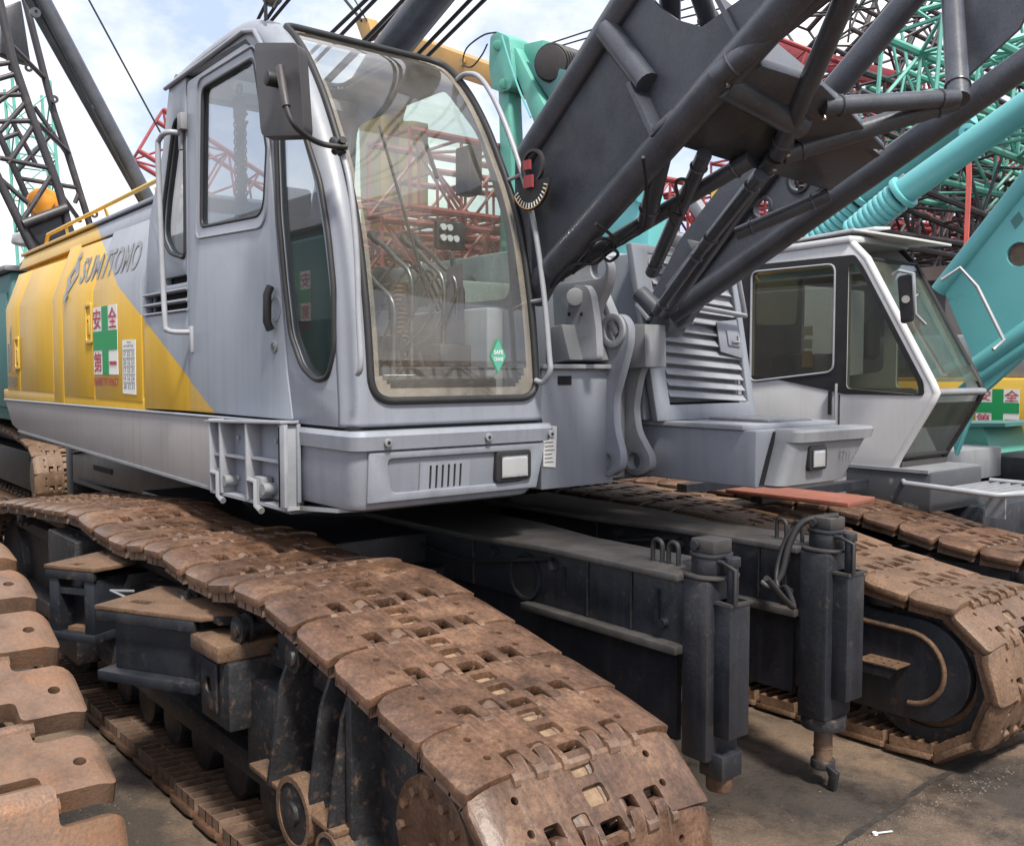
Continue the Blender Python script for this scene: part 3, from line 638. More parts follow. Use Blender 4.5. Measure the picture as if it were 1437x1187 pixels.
# ================================================================ HOUSE
hs = part('machinery_house', crane, two_tone, plate([(-6.76, 2.26, 1.88), (-11.05, 2.26, 1.88), (-11.05, 2.26, 2.74), (-6.76, 2.26, 2.74)], [], (0, 1.15, 0)),
          plate([(-6.76, 2.26, 2.74), (-11.0, 2.26, 2.74), (-11.0, 2.45, 3.28), (-6.76, 2.45, 3.28)], [], (0, .9, 0)))
def skin(x0, x1, z0=None, zb=1.905, name='side_door', inset=.012, label=None, zt=3.24):
    o = assembly
    # one panel folded over the crease: vertical below, leaning inwards above
    a, b = x0 + inset, x1 - inset; t = .012
    def yo(z): return 2.2 if z <= 2.77 else 2.2 + (z - 2.77) * .36
    prof = [(yo(zb), zb), (2.2, 2.77), (yo(zt), zt)]
    v = []; f = []
    for x in (a, b):
        for (y, z) in prof: v.append(V((x, y, z)))
        for (y, z) in prof: v.append(V((x, y + .05, z)))
    f = [(0, 1, 7, 6), (1, 2, 8, 7), (3, 9, 10, 4), (4, 10, 11, 5), (0, 6, 9, 3), (2, 5, 11, 8), (0, 3, 4, 1), (1, 4, 5, 2), (6, 7, 10, 9), (7, 8, 11, 10)]
    return part(name, hs, two_tone, (v, f), bev=.008, label=label)
yb = .03
d4 = skin(-7.92, -6.78, name='side_door', zb=1.93); skin(-8.83, -7.92, name='side_door', zb=1.93, zt=3.2)
skin(-9.15, -8.83, name='side_panel', zb=1.86, inset=.002)
d2 = skin(-10.42, -9.15, name='side_door', zb=1.95, zt=3.14); d1 = skin(-11.0, -10.42, name='side_door', zb=1.95, zt=3.14)
part('lower_edge', hs, two_tone, box(-11.2, -6.74, 2.205, 2.3, 1.84, 1.955), bev=.006)
part('top_edge', hs, two_tone, plate([(-11.15, 2.37, 3.20), (-6.72, 2.365, 3.235), (-6.72, 2.40, 3.36), (-11.15, 2.42, 3.335)], [], (0, .1, 0)), bev=.008)
part('house_roof', hs, two_tone, plate([(-11.2, 2.40, 3.345), (-6.70, 2.38, 3.37), (-6.70, 3.3, 3.37), (-11.2, 3.3, 3.345)], [], (0, 0, .03)), bev=.006)
part('rear_panel', hs, yel, plate([(-11.0, 2.22, 1.88), (-11.35, 2.6, 1.88), (-11.25, 2.75, 3.3), (-11.0, 2.46, 3.3)], [], (.02, .02, 0)))
for (x, z) in ((-8.02, 2.52), (-10.50, 2.32)):
    lc = part('latch_plate', hs, yel, plate(rpoly([V((x - .085, 2.199, z - .16)), V((x + .085, 2.199, z - .16)), V((x + .085, 2.199, z + .16)), V((x - .085, 2.199, z + .16))], .02), [rpoly([V((x - .06, 2.199, z - .13)), V((x + .06, 2.199, z - .13)), V((x + .06, 2.199, z + .13)), V((x - .06, 2.199, z + .13))], .02)], (0, -.012, 0)), bev=.003)
    part('latch_handle', lc, yel, box(x - .03, x + .03, 2.188, 2.2, z - .09, z + .06), bev=.004)
    part('keyhole', lc, void, cyl((x, 2.186, z + .02), (x, 2.19, z + .02), .012, 8))
skirt = part('house_skirt', hs, skirtm, plate([(-11.15, 2.2, 1.85), (-4.46, 2.2, 1.885), (-4.46, 2.2, 1.70), (-4.46, 2.26, 1.47), (-5.6, 2.26, 1.455), (-10.6, 2.26, 1.56), (-11.0, 2.24, 1.62)][0:2] + [(-4.46, 2.2, 1.44), (-5.6, 2.2, 1.43), (-10.55, 2.2, 1.55), (-10.85, 2.2, 1.60)], [], (0, .05, 0)), bev=.012)
part('skirt_lip', skirt, greyd, plate([(-10.55, 2.19, 1.555), (-4.5, 2.19, 1.435), (-4.5, 2.45, 1.435), (-10.55, 2.45, 1.555)], [], (0, 0, -.018)))
part('skirt_bead', skirt, grey, tube([(-11.15, 2.198, 1.848), (-4.48, 2.198, 1.882)], .010, 6))
part('house_floor', hs, black, box(-11.0, -4.3, 2.3, 5.5, 1.46, 1.83))
part('house_core', hs, greyd, box(-11.1, -7.2, 3.3, 5.55, 1.83, 2.75), bev=.02, label='low grey machinery deck behind the cab')
# roof rail
rl_pts = [(-11.0, 2.6, 3.45), (-10.9, 2.6, 3.56), (-6.75, 2.55, 3.60)]
rail = part('roof_rail', crane, yel, tube(rl_pts, .018, 8))
for x in (-10.2, -8.9, -7.6): part('rail_post', rail, yel, tube([(x, 2.6, 3.56), (x + .16, 2.6, 3.37)], .016, 8))
# lettering and stickers
def sidept(x, z, off=.004):
    y = 2.2 if z <= 2.77 else 2.2 + (z - 2.77) * .36
    return V((x, y - off, z))
up_s = V((0, .36, 1)).normalized()
def slant(px0, py0, px1, py1, h, body, m, bold=.01):
    n = V((0, 1, -.36)); p = V((0, 2.2, 2.77)); a = onp(px0, py0, p, n); c = onp(px1, py1, p, n); n_ = V((0, -1, .36)).normalized()
    return text('lettering', hs, body, m, a + n_ * .004, c - a, up_s * h, depth=.002, bold=bold, shear=.03)
def level_word(px0, px1, py, h, body, bold):
    n = V((0, 1, -.36)); p = V((0, 2.2, 2.77)); a = onp(px0, py, p, n); z_ = a.z
    c = onp(px1, 520 + (py - 520) * (px1 + 375) / (px0 + 375), p, n); off = V((0, -1, .36)).normalized() * .0045
    return text('lettering', hs, body, inkg, a + off, V((c.x - a.x, 0, 0)), up_s * h, depth=.001, bold=bold, shear=-.10)
level_word(110.5, 138, 399, .235, 'SUM', .018); level_word(141.5, 144.5, 391, .235, 'I', .02); level_word(148, 193, 389, .235, 'TOMO', .018)
n_ = V((0, 1, -.36)); p_ = V((0, 2.2, 2.77)); off_ = V((0, -1, .36)).normalized() * .006
def dia(px, py, r):
    c = onp(px, py, p_, n_) + off_; ux = V((1, 0, 0)); s = 1
    return [c + ux * r, c + up_s * r * 1.1, c - ux * r, c - up_s * r * 1.1]
dm = dia(103, 389, .16); ctr = sum(dm, V()) / 4
part('emblem', hs, inkg, plate(dm, [[ctr + (q - ctr) * .42 for q in dm]], off_ * -.3))
for q in (dm[1], dm[3]): part('emblem_piece', hs, inkg, plate([q + V((.055, 0, 0)), q + up_s * .06, q - V((.055, 0, 0)), q - up_s * .06], [], off_ * -.3))
# model marks low on the rear door
for i, (x, zt, col) in enumerate(((-10.93, 2.42, inkg), (-10.82, 2.52, inkg), (-10.72, 2.46, pink), (-10.60, 2.36, inkg))):
    part('stripe_mark', hs, col, plate([sidept(x, 2.13), sidept(x + .055, 2.13), sidept(x + .055, zt if i != 1 else 2.6), sidept(x, zt)], [], (0, .002, 0)))
text('lettering', hs, 'SC800DD', inkg, sidept(-10.96, 1.99), (.44, 0, 0), (0, 0, .10), bold=.02)
def safety_sign(parent, x0, x1, z0, z1, y, s=1):
    """white board with a green cross and four red characters"""
    W, H = x1 - x0, z1 - z0
    b = part('safety_sign', parent, signw, plate([(x0, y, z0), (x1, y, z0), (x1, y, z1), (x0, y, z1)], [], (0, .003, 0)))
    part('green_cross', b, signg, plate([(x0 + W * .38, y - .003, z0), (x0 + W * .64, y - .003, z0), (x0 + W * .64, y - .003, z0 + H * .36), (x1, y - .003, z0 + H * .36), (x1, y - .003, z0 + H * .64), (x0 + W * .64, y - .003, z0 + H * .64),
         (x0 + W * .64, y - .003, z1), (x0 + W * .38, y - .003, z1), (x0 + W * .38, y - .003, z0 + H * .64), (x0, y - .003, z0 + H * .64), (x0, y - .003, z0 + H * .36), (x0 + W * .38, y - .003, z0 + H * .36)], [], (0, .0015, 0)))
    for ch, cx, cz in (('安', .02, .67), ('全', .66, .67), ('第', .02, .03), ('一', .68, .14)):
        hh = .30 if ch != '一' else .055
        text('lettering', b, ch, signr, (x0 + W * cx, y - .002, z0 + H * cz), (W * (.33 if ch != '一' else .28), 0, 0), (0, 0, H * hh), depth=.002, bold=.012)
    text('lettering', b, 'SAFETY FIRST', signr, (x0 - W * .02, y - .002, z0 - H * .16), (W * 1.02, 0, 0), (0, 0, H * .11), depth=.002, bold=.012)
    return b
safety_sign(hs, -7.90, -7.30, 2.12, 2.635, 2.194)
clb = part('calendar_sticker', hs, signw, plate([(-7.20, 2.194, 1.985), (-6.91, 2.194, 1.98), (-6.90, 2.194, 2.365), (-7.19, 2.194, 2.37)], [], (0, .003, 0)))
text('lettering', clb, 'CRANE', inkd, (-7.08, 2.192, 2.345), (.09, 0, 0), (0, 0, .012), bold=.02)
text('lettering', clb, 'SAFE LOAD TABLE', inkd, (-7.16, 2.192, 2.318), (.22, 0, 0), (0, 0, .014), bold=.02)
for r in range(5):
    z = 2.245 - r * .058
    part('table_rule', clb, inkd, plate([(-7.18, 2.192, z + .05), (-6.92, 2.192, z + .05), (-6.92, 2.192, z + .054), (-7.18, 2.192, z + .054)], [], (0, .001, 0)))
    text('lettering', clb, random.choice(['18 21 40', '20 32 51', '14 16 24', '17 33 31']), inkd, (-7.17, 2.192, z + .006), (.24, 0, 0), (0, 0, .036), bold=.0)

# ---- rear frame ladder box under the door
fb = part('folding_step', crane, grey, plate([(-5.32, 2.17, 1.46), (-4.38, 2.17, 1.49), (-4.38, 2.17, 1.885), (-5.32, 2.17, 1.855)], [], (0, .02, 0)), bev=.004)
for x in (-5.32, -5.17, -4.82, -4.42): part('step_rib', fb, pipe_m, box(x, x + .022, 2.085, 2.172, 1.47, 1.878), bev=.003)
for x0, x1, z in ((-5.30, -5.17, 1.67), (-5.15, -4.82, 1.675), (-4.80, -4.42, 1.685)): part('step_rib', fb, pipe_m, box(x0, x1, 2.11, 2.172, z, z + .014))
part('step_edge', fb, pipe_m, plate([(-5.36, 2.08, 1.855), (-4.38, 2.08, 1.888), (-4.38, 2.18, 1.888), (-5.36, 2.18, 1.855)], [], (0, 0, .014)), bev=.002)
part('step_edge', fb, pipe_m, plate([(-4.42, 2.085, 1.47), (-4.35, 2.085, 1.475), (-4.35, 2.085, 1.885), (-4.42, 2.085, 1.88)], [], (0, .02, 0)), bev=.002)
part('step_edge', fb, pipe_m, box(-5.34, -4.38, 2.10, 2.18, 1.455, 1.472))
for x in (-5.25, -4.75):
    h_ = part('hinge', fb, greyd, box(x, x + .10, 2.10, 2.165, 1.49, 1.60), bev=.008)
    part('hinge_pin', h_, greyd, tube([(x - .05, 2.10, 1.575), (x + .06, 2.09, 1.575), (x + .06, 2.09, 1.45), (x + .12, 2.09, 1.43)], .018, 8))
    part('hinge_bolt', h_, greyd, cyl((x + .12, 2.095, 1.54), (x + .12, 2.17, 1.54), .032, 8))
for x, z in ((-5.08, 1.78), (-4.6, 1.79), (-5.08, 1.56)): part('bolt', fb, pipe_m, cyl((x, 2.155, z), (x, 2.17, z), .014, 6))
# ================================================================ CAB
prof = spline([V((x, 0, z)) for x, z in [(-3.92, 1.885), (-3.925, 2.02), (-3.95, 2.3), (-3.985, 2.55), (-4.05, 2.85), (-4.13, 3.08), (-4.24, 3.30), (-4.38, 3.54), (-4.55, 3.76), (-4.74, 3.93), (-4.98, 4.045), (-5.25, 4.075), (-5.7, 4.06), (-6.14, 4.02)]], 10)
# resample the front and roof profile evenly
def resample(p, st):
    d = [0]
    for i in range(1, len(p)): d.append(d[-1] + (p[i] - p[i - 1]).length)
    n = int(d[-1] / st); o = []; j = 0
    for i in range(n + 1):
        s = d[-1] * i / n
        while j < len(d) - 2 and d[j + 1] < s: j += 1
        o.append(p[j].lerp(p[j + 1], (s - d[j]) / max(1e-9, d[j + 1] - d[j])))
    return o, d[-1] / n
pr, ST = resample(prof, .02)
pn = []
for i in range(len(pr)):
    t = (pr[min(i + 1, len(pr) - 1)] - pr[max(0, i - 1)]).normalized(); pn.append(V((t.z, 0, -t.x)))
CY0, CY1, CR = 2.2, 3.43, .10
ys = [CY0 + CR * (1 - math.cos(math.pi / 2 * i / 6)) for i in range(6)] + [CY0 + CR + (CY1 - CY0 - 2 * CR) * i / 52 for i in range(53)] + [CY1 - CR * (1 - math.cos(math.pi / 2 * i / 6)) for i in range(5, -1, -1)]
def surf(i, y, off=0.0):
    e = 0
    d = min(y - CY0, CY1 - y)
    if d < CR: e = CR - math.sqrt(max(0, CR * CR - (CR - d) ** 2))
    return pr[i] + pn[i] * (off - e) + V((0, y, 0))
def s_of_z(z): return min(range(len(pr)), key=lambda i: abs(pr[i].z - z) + (5 if pr[i].x < -5.0 else 0))
GI0, GI1 = s_of_z(2.00), s_of_z(3.985); GY0, GY1 = 2.325, 3.345
SK0 = min(range(len(pr)), key=lambda i: abs(pr[i].x + 5.12) + (5 if pr[i].z < 4 else 0)); SK1 = min(range(len(pr)), key=lambda i: abs(pr[i].x + 5.85) + (5 if pr[i].z < 4 else 0))
def inrr(a, b, a0, a1, b0, b1, r):
    if not (a0 <= a <= a1 and b0 <= b <= b1): return False
    da = max(a0 + r - a, a - a1 + r, 0); db = max(b0 + r - b, b - b1 + r, 0)
    return math.hypot(da, db) <= r
def grid_part(name, parent, m, test, off=0.0, thick=0.0):
    idx = {}; vs = []; fs = []
    def vid(i, j):
        if (i, j) not in idx: idx[(i, j)] = len(vs); vs.append(surf(i, ys[j], off))
        return idx[(i, j)]
    for i in range(len(pr) - 1):
        for j in range(len(ys) - 1):
            if test((i + .5) * ST, (ys[j] + ys[j + 1]) / 2): fs.append((vid(i, j), vid(i, j + 1), vid(i + 1, j + 1), vid(i + 1, j)))
    me = mesh(name, m, [(vs, fs)], sharp=60)
    o = link(name, me, parent)
    if thick:
        md = o.modifiers.new('wall', 'SOLIDIFY'); md.thickness = thick; md.offset = -1
    return o
g0, g1 = GI0 * ST, GI1 * ST; k0, k1 = SK0 * ST, SK1 * ST
isg = lambda s, y: inrr(s, y, g0, g1, GY0, GY1, .12)
issk = lambda s, y: inrr(s, y, k0, k1, 2.45, 3.25, .08)
cab = grid_part('cab', crane, grey, lambda s, y: not isg(s, y) and not issk(s, y), 0, .03)
cab.name = 'cab'
ws = grid_part('windscreen', cab, gl_front, lambda s, y: inrr(s, y, g0 - .03, g1 + .03, GY0 - .03, GY1 + .03, .12), -.012)
grid_part('roof_window', cab, gl_front, lambda s, y: inrr(s, y, k0 - .03, k1 + .03, 2.42, 3.28, .08), -.012)
dd = lambda s, y: inrr(s, y, g0, g1, GY0, GY1, .12) and not inrr(s, y, g0 + .055, g1 - .02, GY0 + .045, GY1 - .06, .14)
grid_part('dust_edge', ws, gl_dirt, dd, -.010)
def border(s0, s1, y0, y1, r, off):
    q = rpoly([V((s0, y0, 0)), V((s1, y0, 0)), V((s1, y1, 0)), V((s0, y1, 0))], r, 8); o = []
    for a in range(len(q)):
        p0, p1 = q[a], q[(a + 1) % len(q)]; k = max(1, int((p1 - p0).length / .03))
        for t in range(k):
            p = p0.lerp(p1, t / k); f = min(max(p.x / ST, 0), len(pr) - 1.001); i = int(f)
            o.append(surf(i, p.y, off).lerp(surf(i + 1, p.y, off), f - i))
    return o
part('windscreen_seal', ws, rubber, tube(border(g0, g1, GY0, GY1, .12, .004), .019, 8, closed=True))
part('roof_window_seal', cab, rubber, tube(border(k0, k1, 2.45, 3.25, .08, .004), .016, 8, closed=True))
# wiper post and inside bar of the front window
part('window_bar', ws, rubber, tube([surf(i, 2.90, -.04) for i in range(GI0 + 60, GI1 - 36, 3)], .012, 6))

# side wall with the small front window; front edge follows the windscreen profile
def inner(z):
    i = s_of_z(z); return (pr[i] - pn[i] * CR)
front = [V((p.x, CY0, p.z)) for p in (pr[i] - pn[i] * (CR - .004) for i in range(4, len(pr), 4))]
sidewin = rpoly([ony(383, 196, CY0) + V((.02, 0, .33)), ony(410, 115, CY0), ony(430, 196, CY0), ony(449, 255, CY0), ony(461, 330, CY0), ony(468, 400, CY0), ony(470, 490, CY0), ony(461, 530, CY0), ony(443, 534, CY0), ony(424, 515, CY0), ony(408, 470, CY0), ony(400, 400, CY0), ony(391, 300, CY0)], .05, 4)
def sidewall(y, T, win, name, ext, m):
    o = part(name, cab, m, plate(ext, win, T), bev=.006)
    return o
ext = [V((-4.47, CY0, 1.885)), V((-4.02, CY0, 1.885))] + front + [V((-6.14, CY0, 3.92)), V((-6.20, CY0, 3.90))] + \
      [V((-5.60, CY0, 3.935)), V((-4.99, CY0, 3.915)), V((-4.87, CY0, 3.82)), V((-4.70, CY0, 3.30)), V((-4.585, CY0, 2.6)), V((-4.53, CY0, 2.15))]
ext = [V((-4.47, CY0, 1.885)), V((-4.02, CY0, 1.885))] + front + [V((-6.14, CY0, 3.945)), V((-4.99, CY0, 3.925)), V((-4.87, CY0, 3.83)), V((-4.70, CY0, 3.30)), V((-4.585, CY0, 2.6)), V((-4.53, CY0, 2.15))]
pw = sidewall(CY0, (0, .05, 0), [sidewin], 'pillar_panel', ext, grey)
def pane(name, parent, poly, m, sealr=.012, back=.02):
    c = sum(poly, V()) / len(poly)
    nrm = (poly[1] - poly[0]).cross(poly[len(poly) // 2] - poly[0]).normalized()
    g = part(name, parent, m, plate([p + V((0, back, 0)) for p in poly], [], (0, .005, 0)))
    part('window_seal', g, rubber, tube(poly, sealr, 8, closed=True))
    return g
pane('side_window', cab, sidewin, gl_side, .014)
# door
dwin = rpoly([V((-5.60, CY0, 3.80)), V((-5.66, CY0, 3.00)), V((-4.79, CY0, 2.965)), V((-4.74, CY0, 3.30)), V((-4.885, CY0, 3.80))], [.06, .06, .10, .02, .05], 5)
dout = rpoly([V((-5.83, CY0, 3.885)), V((-5.87, CY0, 1.90)), V((-4.48, CY0, 1.90)), V((-4.54, CY0, 2.15)), V((-4.595, CY0, 2.6)), V((-4.71, CY0, 3.30)), V((-4.88, CY0, 3.82)), V((-4.96, CY0, 3.895))], [.04, .01, .01, .01, .01, .01, .04, .04], 4)
door = part('cab_door', cab, two_tone, plate([p + V((0, -.008, 0)) for p in dout], [[p + V((0, -.008, 0)) for p in dwin]], (0, .045, 0)), bev=.006)
pane('door_window', door, dwin, gl_door, .013, .012)
part('window_bead', door, grey, tube([p + V((0, -.010, 0)) for p in rpoly([V((-5.66, CY0, 3.86)), V((-5.72, CY0, 2.94)), V((-4.76, CY0, 2.90)), V((-4.70, CY0, 3.30)), V((-4.85, CY0, 3.86))], [.08, .06, .10, .02, .06], 5)], .007, 6, closed=True))
part('door_handle', door, rubber, tube([(-4.66, 2.165, 2.36), (-4.655, 2.145, 2.40), (-4.65, 2.145, 2.54), (-4.655, 2.165, 2.58)], .022, 8))
part('handle_cup', door, grey, ring((-4.655, 2.188, 2.47), (0, 1, 0), .055, .068, .008, 20))
part('door_lock', door, greyd, cyl((-4.665, 2.18, 2.275), (-4.665, 2.195, 2.275), .034, 18), bev=.003)
part('lock_core', door, chrome, cyl((-4.665, 2.176, 2.275), (-4.665, 2.19, 2.275), .018, 12))
# rear quarter panel with its window, grille slots and handrail
qwin = rpoly([V((-5.90, CY0, 3.70)), V((-6.07, CY0, 3.72)), V((-6.30, CY0, 3.20)), V((-6.34, CY0, 3.02)), V((-6.20, CY0, 2.90)), V((-5.93, CY0, 2.84))], [.07, .14, .1, .08, .05, .06], 5)
qslots = [[V((x0, CY0, z0)), V((x1, CY0, z0 + .0)), V((x1, CY0, z1)), V((x0, CY0, z1))] for x0, x1, z0, z1 in ((-6.30, -5.91, 2.695, 2.745), (-6.68, -5.91, 2.60, 2.645), (-6.68, -5.91, 2.535, 2.575))]
quart = part('quarter_panel', cab, two_tone, plate([V((-5.875, CY0, 3.93)), V((-6.15, CY0, 3.95)), V((-6.30, CY0, 3.55)), V((-6.56, CY0, 3.18)), V((-6.74, CY0, 2.6)), V((-6.745, CY0, 1.89)), V((-5.875, CY0, 1.90))], [qwin] + [rpoly(q, .018, 3) for q in qslots], (0, .045, 0)), bev=.005)
pane('quarter_window', cab, qwin, gl_door, .013)
part('slot_recess', quart, void, box(-6.72, -5.88, 2.25, 2.27, 2.48, 2.78))
for z in (2.585, 2.655, 2.525): part('slot_bead', quart, grey, tube([(-6.70, 2.192, z), (-5.90, 2.192, z)], .008, 6))
hr = part('handrail', cab, pipe_m, tube(spline([(-5.93, 2.2, 3.60), (-5.95, 2.11, 3.60), (-6.03, 2.09, 3.57), (-6.05, 2.085, 3.48), (-6.02, 2.085, 2.9), (-5.98, 2.085, 2.45), (-5.95, 2.09, 2.40), (-5.88, 2.11, 2.385), (-5.82, 2.2, 2.385)], 5), .017, 10))
for x, z in ((-5.93, 3.60), (-5.82, 2.36)): part('rail_foot', hr, pipe_m, box(x - .02, x + .02, 2.175, 2.2, z - .10, z + .06), bev=.004)
part('door_hinge', door, greyd, obox((-5.88, 2.18, 3.66), (.03, 0, 0), (0, .025, 0), (0, 0, .05)), bev=.006)
part('roof_gutter', cab, grey, tube([(-6.2, 2.19, 3.93), (-5.0, 2.19, 3.965), (-4.86, 2.19, 3.93), (-4.74, 2.19, 3.80)], .014, 8))
# right wall, rear wall: mostly windows
rwin = rpoly([V((-5.95, CY1, 3.85)), V((-6.1, CY1, 2.55)), V((-4.2, CY1, 2.55)), V((-4.25, CY1, 2.95)), V((-4.5, CY1, 3.5)), V((-4.85, CY1, 3.85))], .10, 4)
rext = [V((-6.2, CY1, 1.885)), V((-4.02, CY1, 1.885))] + [p + V((0, CY1 - CY0, 0)) for p in front] + [V((-6.2, CY1, 3.95))]
part('right_wall', cab, grey, plate(rext, [rwin], (0, -.04, 0)))
part('right_window', cab, gl_pale, plate([p + V((0, -.02, 0)) for p in rwin], [], (0, .004, 0)))
rq = [V((-6.7, CY0, 1.885)), V((-6.7, CY1, 1.885)), V((-6.62, CY1, 2.9)), V((-6.15, CY1, 4.0)), V((-6.15, CY0, 4.0)), V((-6.62, CY0, 2.9))]
def lerp4(a, b, c, d, u, v): return (a * (1 - u) + b * u) * (1 - v) + (d * (1 - u) + c * u) * v
A_, B_, C_, D_ = V((-6.62, CY0 + .03, 2.85)), V((-6.62, CY1, 2.85)), V((-6.15, CY1, 4.0)), V((-6.15, CY0 + .03, 4.0))
part('rear_wall', cab, grey, plate([A_, B_, C_, D_], [[lerp4(A_, B_, C_, D_, u, v) for u, v in ((.1, .06), (.9, .06), (.9, .9), (.1, .9))]], (.03, 0, .01)))
part('rear_wall', cab, grey, plate([V((-6.68, CY0 + .05, 1.885)), V((-6.68, CY1, 1.885)), B_, A_], [], (.03, 0, 0)))
part('cab_floor', cab, plast, box(-6.6, -3.99, 2.26, 3.40, 1.885, 1.93))
# mirror, lamp, grab bars
mp_ = [ony(x, y, 1.98) for x, y in ((356, 60), (418, 60), (427, 190), (366, 192))]
mir = part('wing_mirror', cab, plast, plate(rpoly(mp_, .05, 5), [], (-.03, .06, -.005)), bev=.014, seg=3, label='dark weathered wing mirror seen from behind')
mc = sum(mp_, V()) / 4
part('mirror_glass', mir, chrome, plate([mc + (p - mc) * .9 + V((-.034, .066, -.005)) for p in rpoly(mp_, .05, 5)], [], (-.002, .002, 0)))
part('mirror_socket', mir, rubber, cyl(mc + V((.0, -.06, .04)), mc + V((0, .02, .04)), .035, 14), bev=.006)
arm = [ony(393, 95, 1.93), ony(397, 122, 1.91), ony(402, 150, 1.91), ony(412, 174, 1.93), ony(430, 191, 2.0), ony(455, 203, 2.10), ony(488, 207, 2.19)]
part('mirror_arm', mir, rubber, tube(spline(arm, 6), .013, 8))
part('arm_sleeve', mir, plast, tube([arm[0], arm[1], arm[2]], .019, 10))
jc = ony(478, 207, 2.2)
part('arm_clamp', mir, rubber, tube([jc + V((-.03, -.02, .03)), jc + V((.03, -.03, .0)), jc + V((.05, -.02, -.04))], .022, 8))
part('arm_clamp', mir, rubber, tube([jc + V((-.02, -.02, -.02)), jc + V((.08, -.03, .015))], .018, 8))
gb = [ony(x, y, 2.215) for x, y in ((480, 212), (492, 260), (501, 350), (504, 440), (507, 510), (502, 525))]
part('grab_bar', cab, pipe_m, tube(spline([p + V((.03, -.02, 0)) for p in gb], 5), .014, 8))
rg_ = [ony(x, y, 3.33) for x, y in ((642, 112), (655, 104), (676, 112), (703, 160), (733, 245), (752, 330), (764, 420), (771, 500), (772, 520), (763, 536), (752, 534))]
part('grab_bar', cab, pipe_m, tube(spline(rg_, 5), .015, 8))
for k in (4, 6): part('bar_stay', cab, pipe_m, tube([rg_[k], rg_[k] + V((-.20, .02, -.01))], .011, 6))
lp = V((-4.83, 2.28, 4.10))
wl = part('roof_lamp', cab, plast, cyl(lp + V((-.02, 0, .02)), lp + V((.06, -.02, .0)), .05, 14), bev=.01)
part('lamp_bracket', wl, rubber, plate([lp + V((0, -.05, -.12)), lp + V((.03, -.05, -.12)), lp + V((.03, -.05, .06)), lp + V((0, -.05, .06))], [], (0, .01, 0)), bev=.003)
part('lamp_wire', wl, rubber, tube(spline([lp + V((.0, 0, .03)), lp + V((-.08, .02, .12)), lp + V((-.03, .05, .14)), lp + V((.05, .03, .06)), lp + V((.05, -.02, -.06))]), .008, 6))
# ---- things inside the cab
steel = mat('dull_steel', (.16, .16, .165), .35, metal=.8, var=.4, vscale=20)
seat = part('seat', cab, fabric, box(-5.55, -5.0, 2.55, 3.05, 2.25, 2.42), bev=.05, seg=3)
part('seat_back', seat, fabric, obox((-5.62, 2.8, 2.75), (.07, 0, -.01), (0, .24, 0), (-.06, 0, .38)), bev=.05, seg=3)
part('seat_base', seat, plast, box(-5.45, -5.1, 2.65, 2.95, 1.93, 2.26))
con = part('lever_console', cab, plast, box(-4.95, -4.45, 2.38, 2.52, 1.93, 2.42), bev=.02)
part('lever_console', cab, plast, box(-4.95, -4.40, 3.05, 3.30, 1.93, 2.30), bev=.02)
for tx, ty, ly in ((525, 335, 2.85), (570, 340, 3.08), (588, 343, 3.16), (500, 372, 2.68)):
    a = ony(tx, ty, ly); b_ = ony(tx + 30, ty + 28, ly); c_ = ony(tx + 52, ty + 55, ly + .02); e_ = V((min(c_.x, -4.1) - .02, c_.y + .01, 1.95))
    lv = part('control_lever', cab, steel, tube(spline([a, a.lerp(b_, .5) + V((0, 0, .01)), b_, c_, c_.lerp(e_, .4), e_], 4), .014, 8))
    part('lever_knob', lv, rubber, tube([a + V((-.035, 0, .03)), a + V((-.01, 0, .01)), a + V((.01, 0, -.01)), a + V((.05, 0, -.03))], .028, 10, .016), bev=.004)
for k in range(4): part('foot_pedal', cab, rubber, obox((-4.28, 2.5 + .2 * k, 2.06), (.03, 0, .06), (0, .045, 0), (-.01, 0, .005)), bev=.006)
for k in range(5): part('pedal_rod', cab, rubber, tube([(-4.32, 2.5 + .14 * k, 1.93), (-4.36, 2.5 + .14 * k, 2.12), (-4.42, 2.5 + .14 * k, 2.25)], .012, 6))
# wiring, gauges and small switches
for k in range(6): part('cable_run', cab, rubber, tube(spline([(-4.5 - .05 * k, 3.28, 2.5), (-4.42 - .04 * k, 3.2 - .05 * k, 2.62 + .03 * k), (-4.4, 3.0 - .1 * k, 2.35), (-4.5, 2.7, 2.2 - .03 * k)]), .009, 6))
for k in range(5): part('gauge_dial', cab, white, cyl((-4.52, 3.15 + .045 * (k % 3), 2.90 + .06 * (k // 3)), (-4.505, 3.15 + .045 * (k % 3), 2.90 + .06 * (k // 3)), .019, 14))
for k in range(4): part('switch_box', cab, rubber, box(-4.62 + .0 * k, -4.5, 2.42 + .18 * k, 2.52 + .18 * k, 2.18 + .05 * (k % 2), 2.34), bev=.008)
part('dash_board', cab, plast, box(-4.5, -4.2, 2.45, 3.3, 1.93, 2.12), bev=.03)
part('paper_note', cab, signw, plate([(-4.3, 2.62, 2.124), (-4.22, 2.74, 2.124), (-4.3, 2.82, 2.126), (-4.38, 2.70, 2.126)], [], (0, 0, .002)))
part('dark_cloth', cab, mat('dark_cloth', (.045, .045, .06), .9, var=.3), plate([(-4.45, 3.12, 2.3), (-4.4, 3.2, 2.3), (-4.42, 3.2, 2.75), (-4.47, 3.14, 2.72)], [], (.01, .01, 0)))
part('wire_guard', cab, rubber, tube([(-4.0, 2.5, 2.16), (-3.99, 2.9, 2.16), (-4.0, 3.3, 2.16)], .008, 6))
part('control_stand', cab, greyd, box(-5.9, -5.65, 3.0, 3.36, 1.93, 2.95), bev=.03)
part('head_rest', seat, fabric, obox((-5.70, 2.8, 3.22), (.045, 0, 0), (0, .13, 0), (0, 0, .09)), bev=.03, seg=3)
part('rear_wiper', cab, rubber, tube([(-4.32, 2.62, 3.40), (-4.06, 2.75, 2.5)], .009, 6))
bl = []
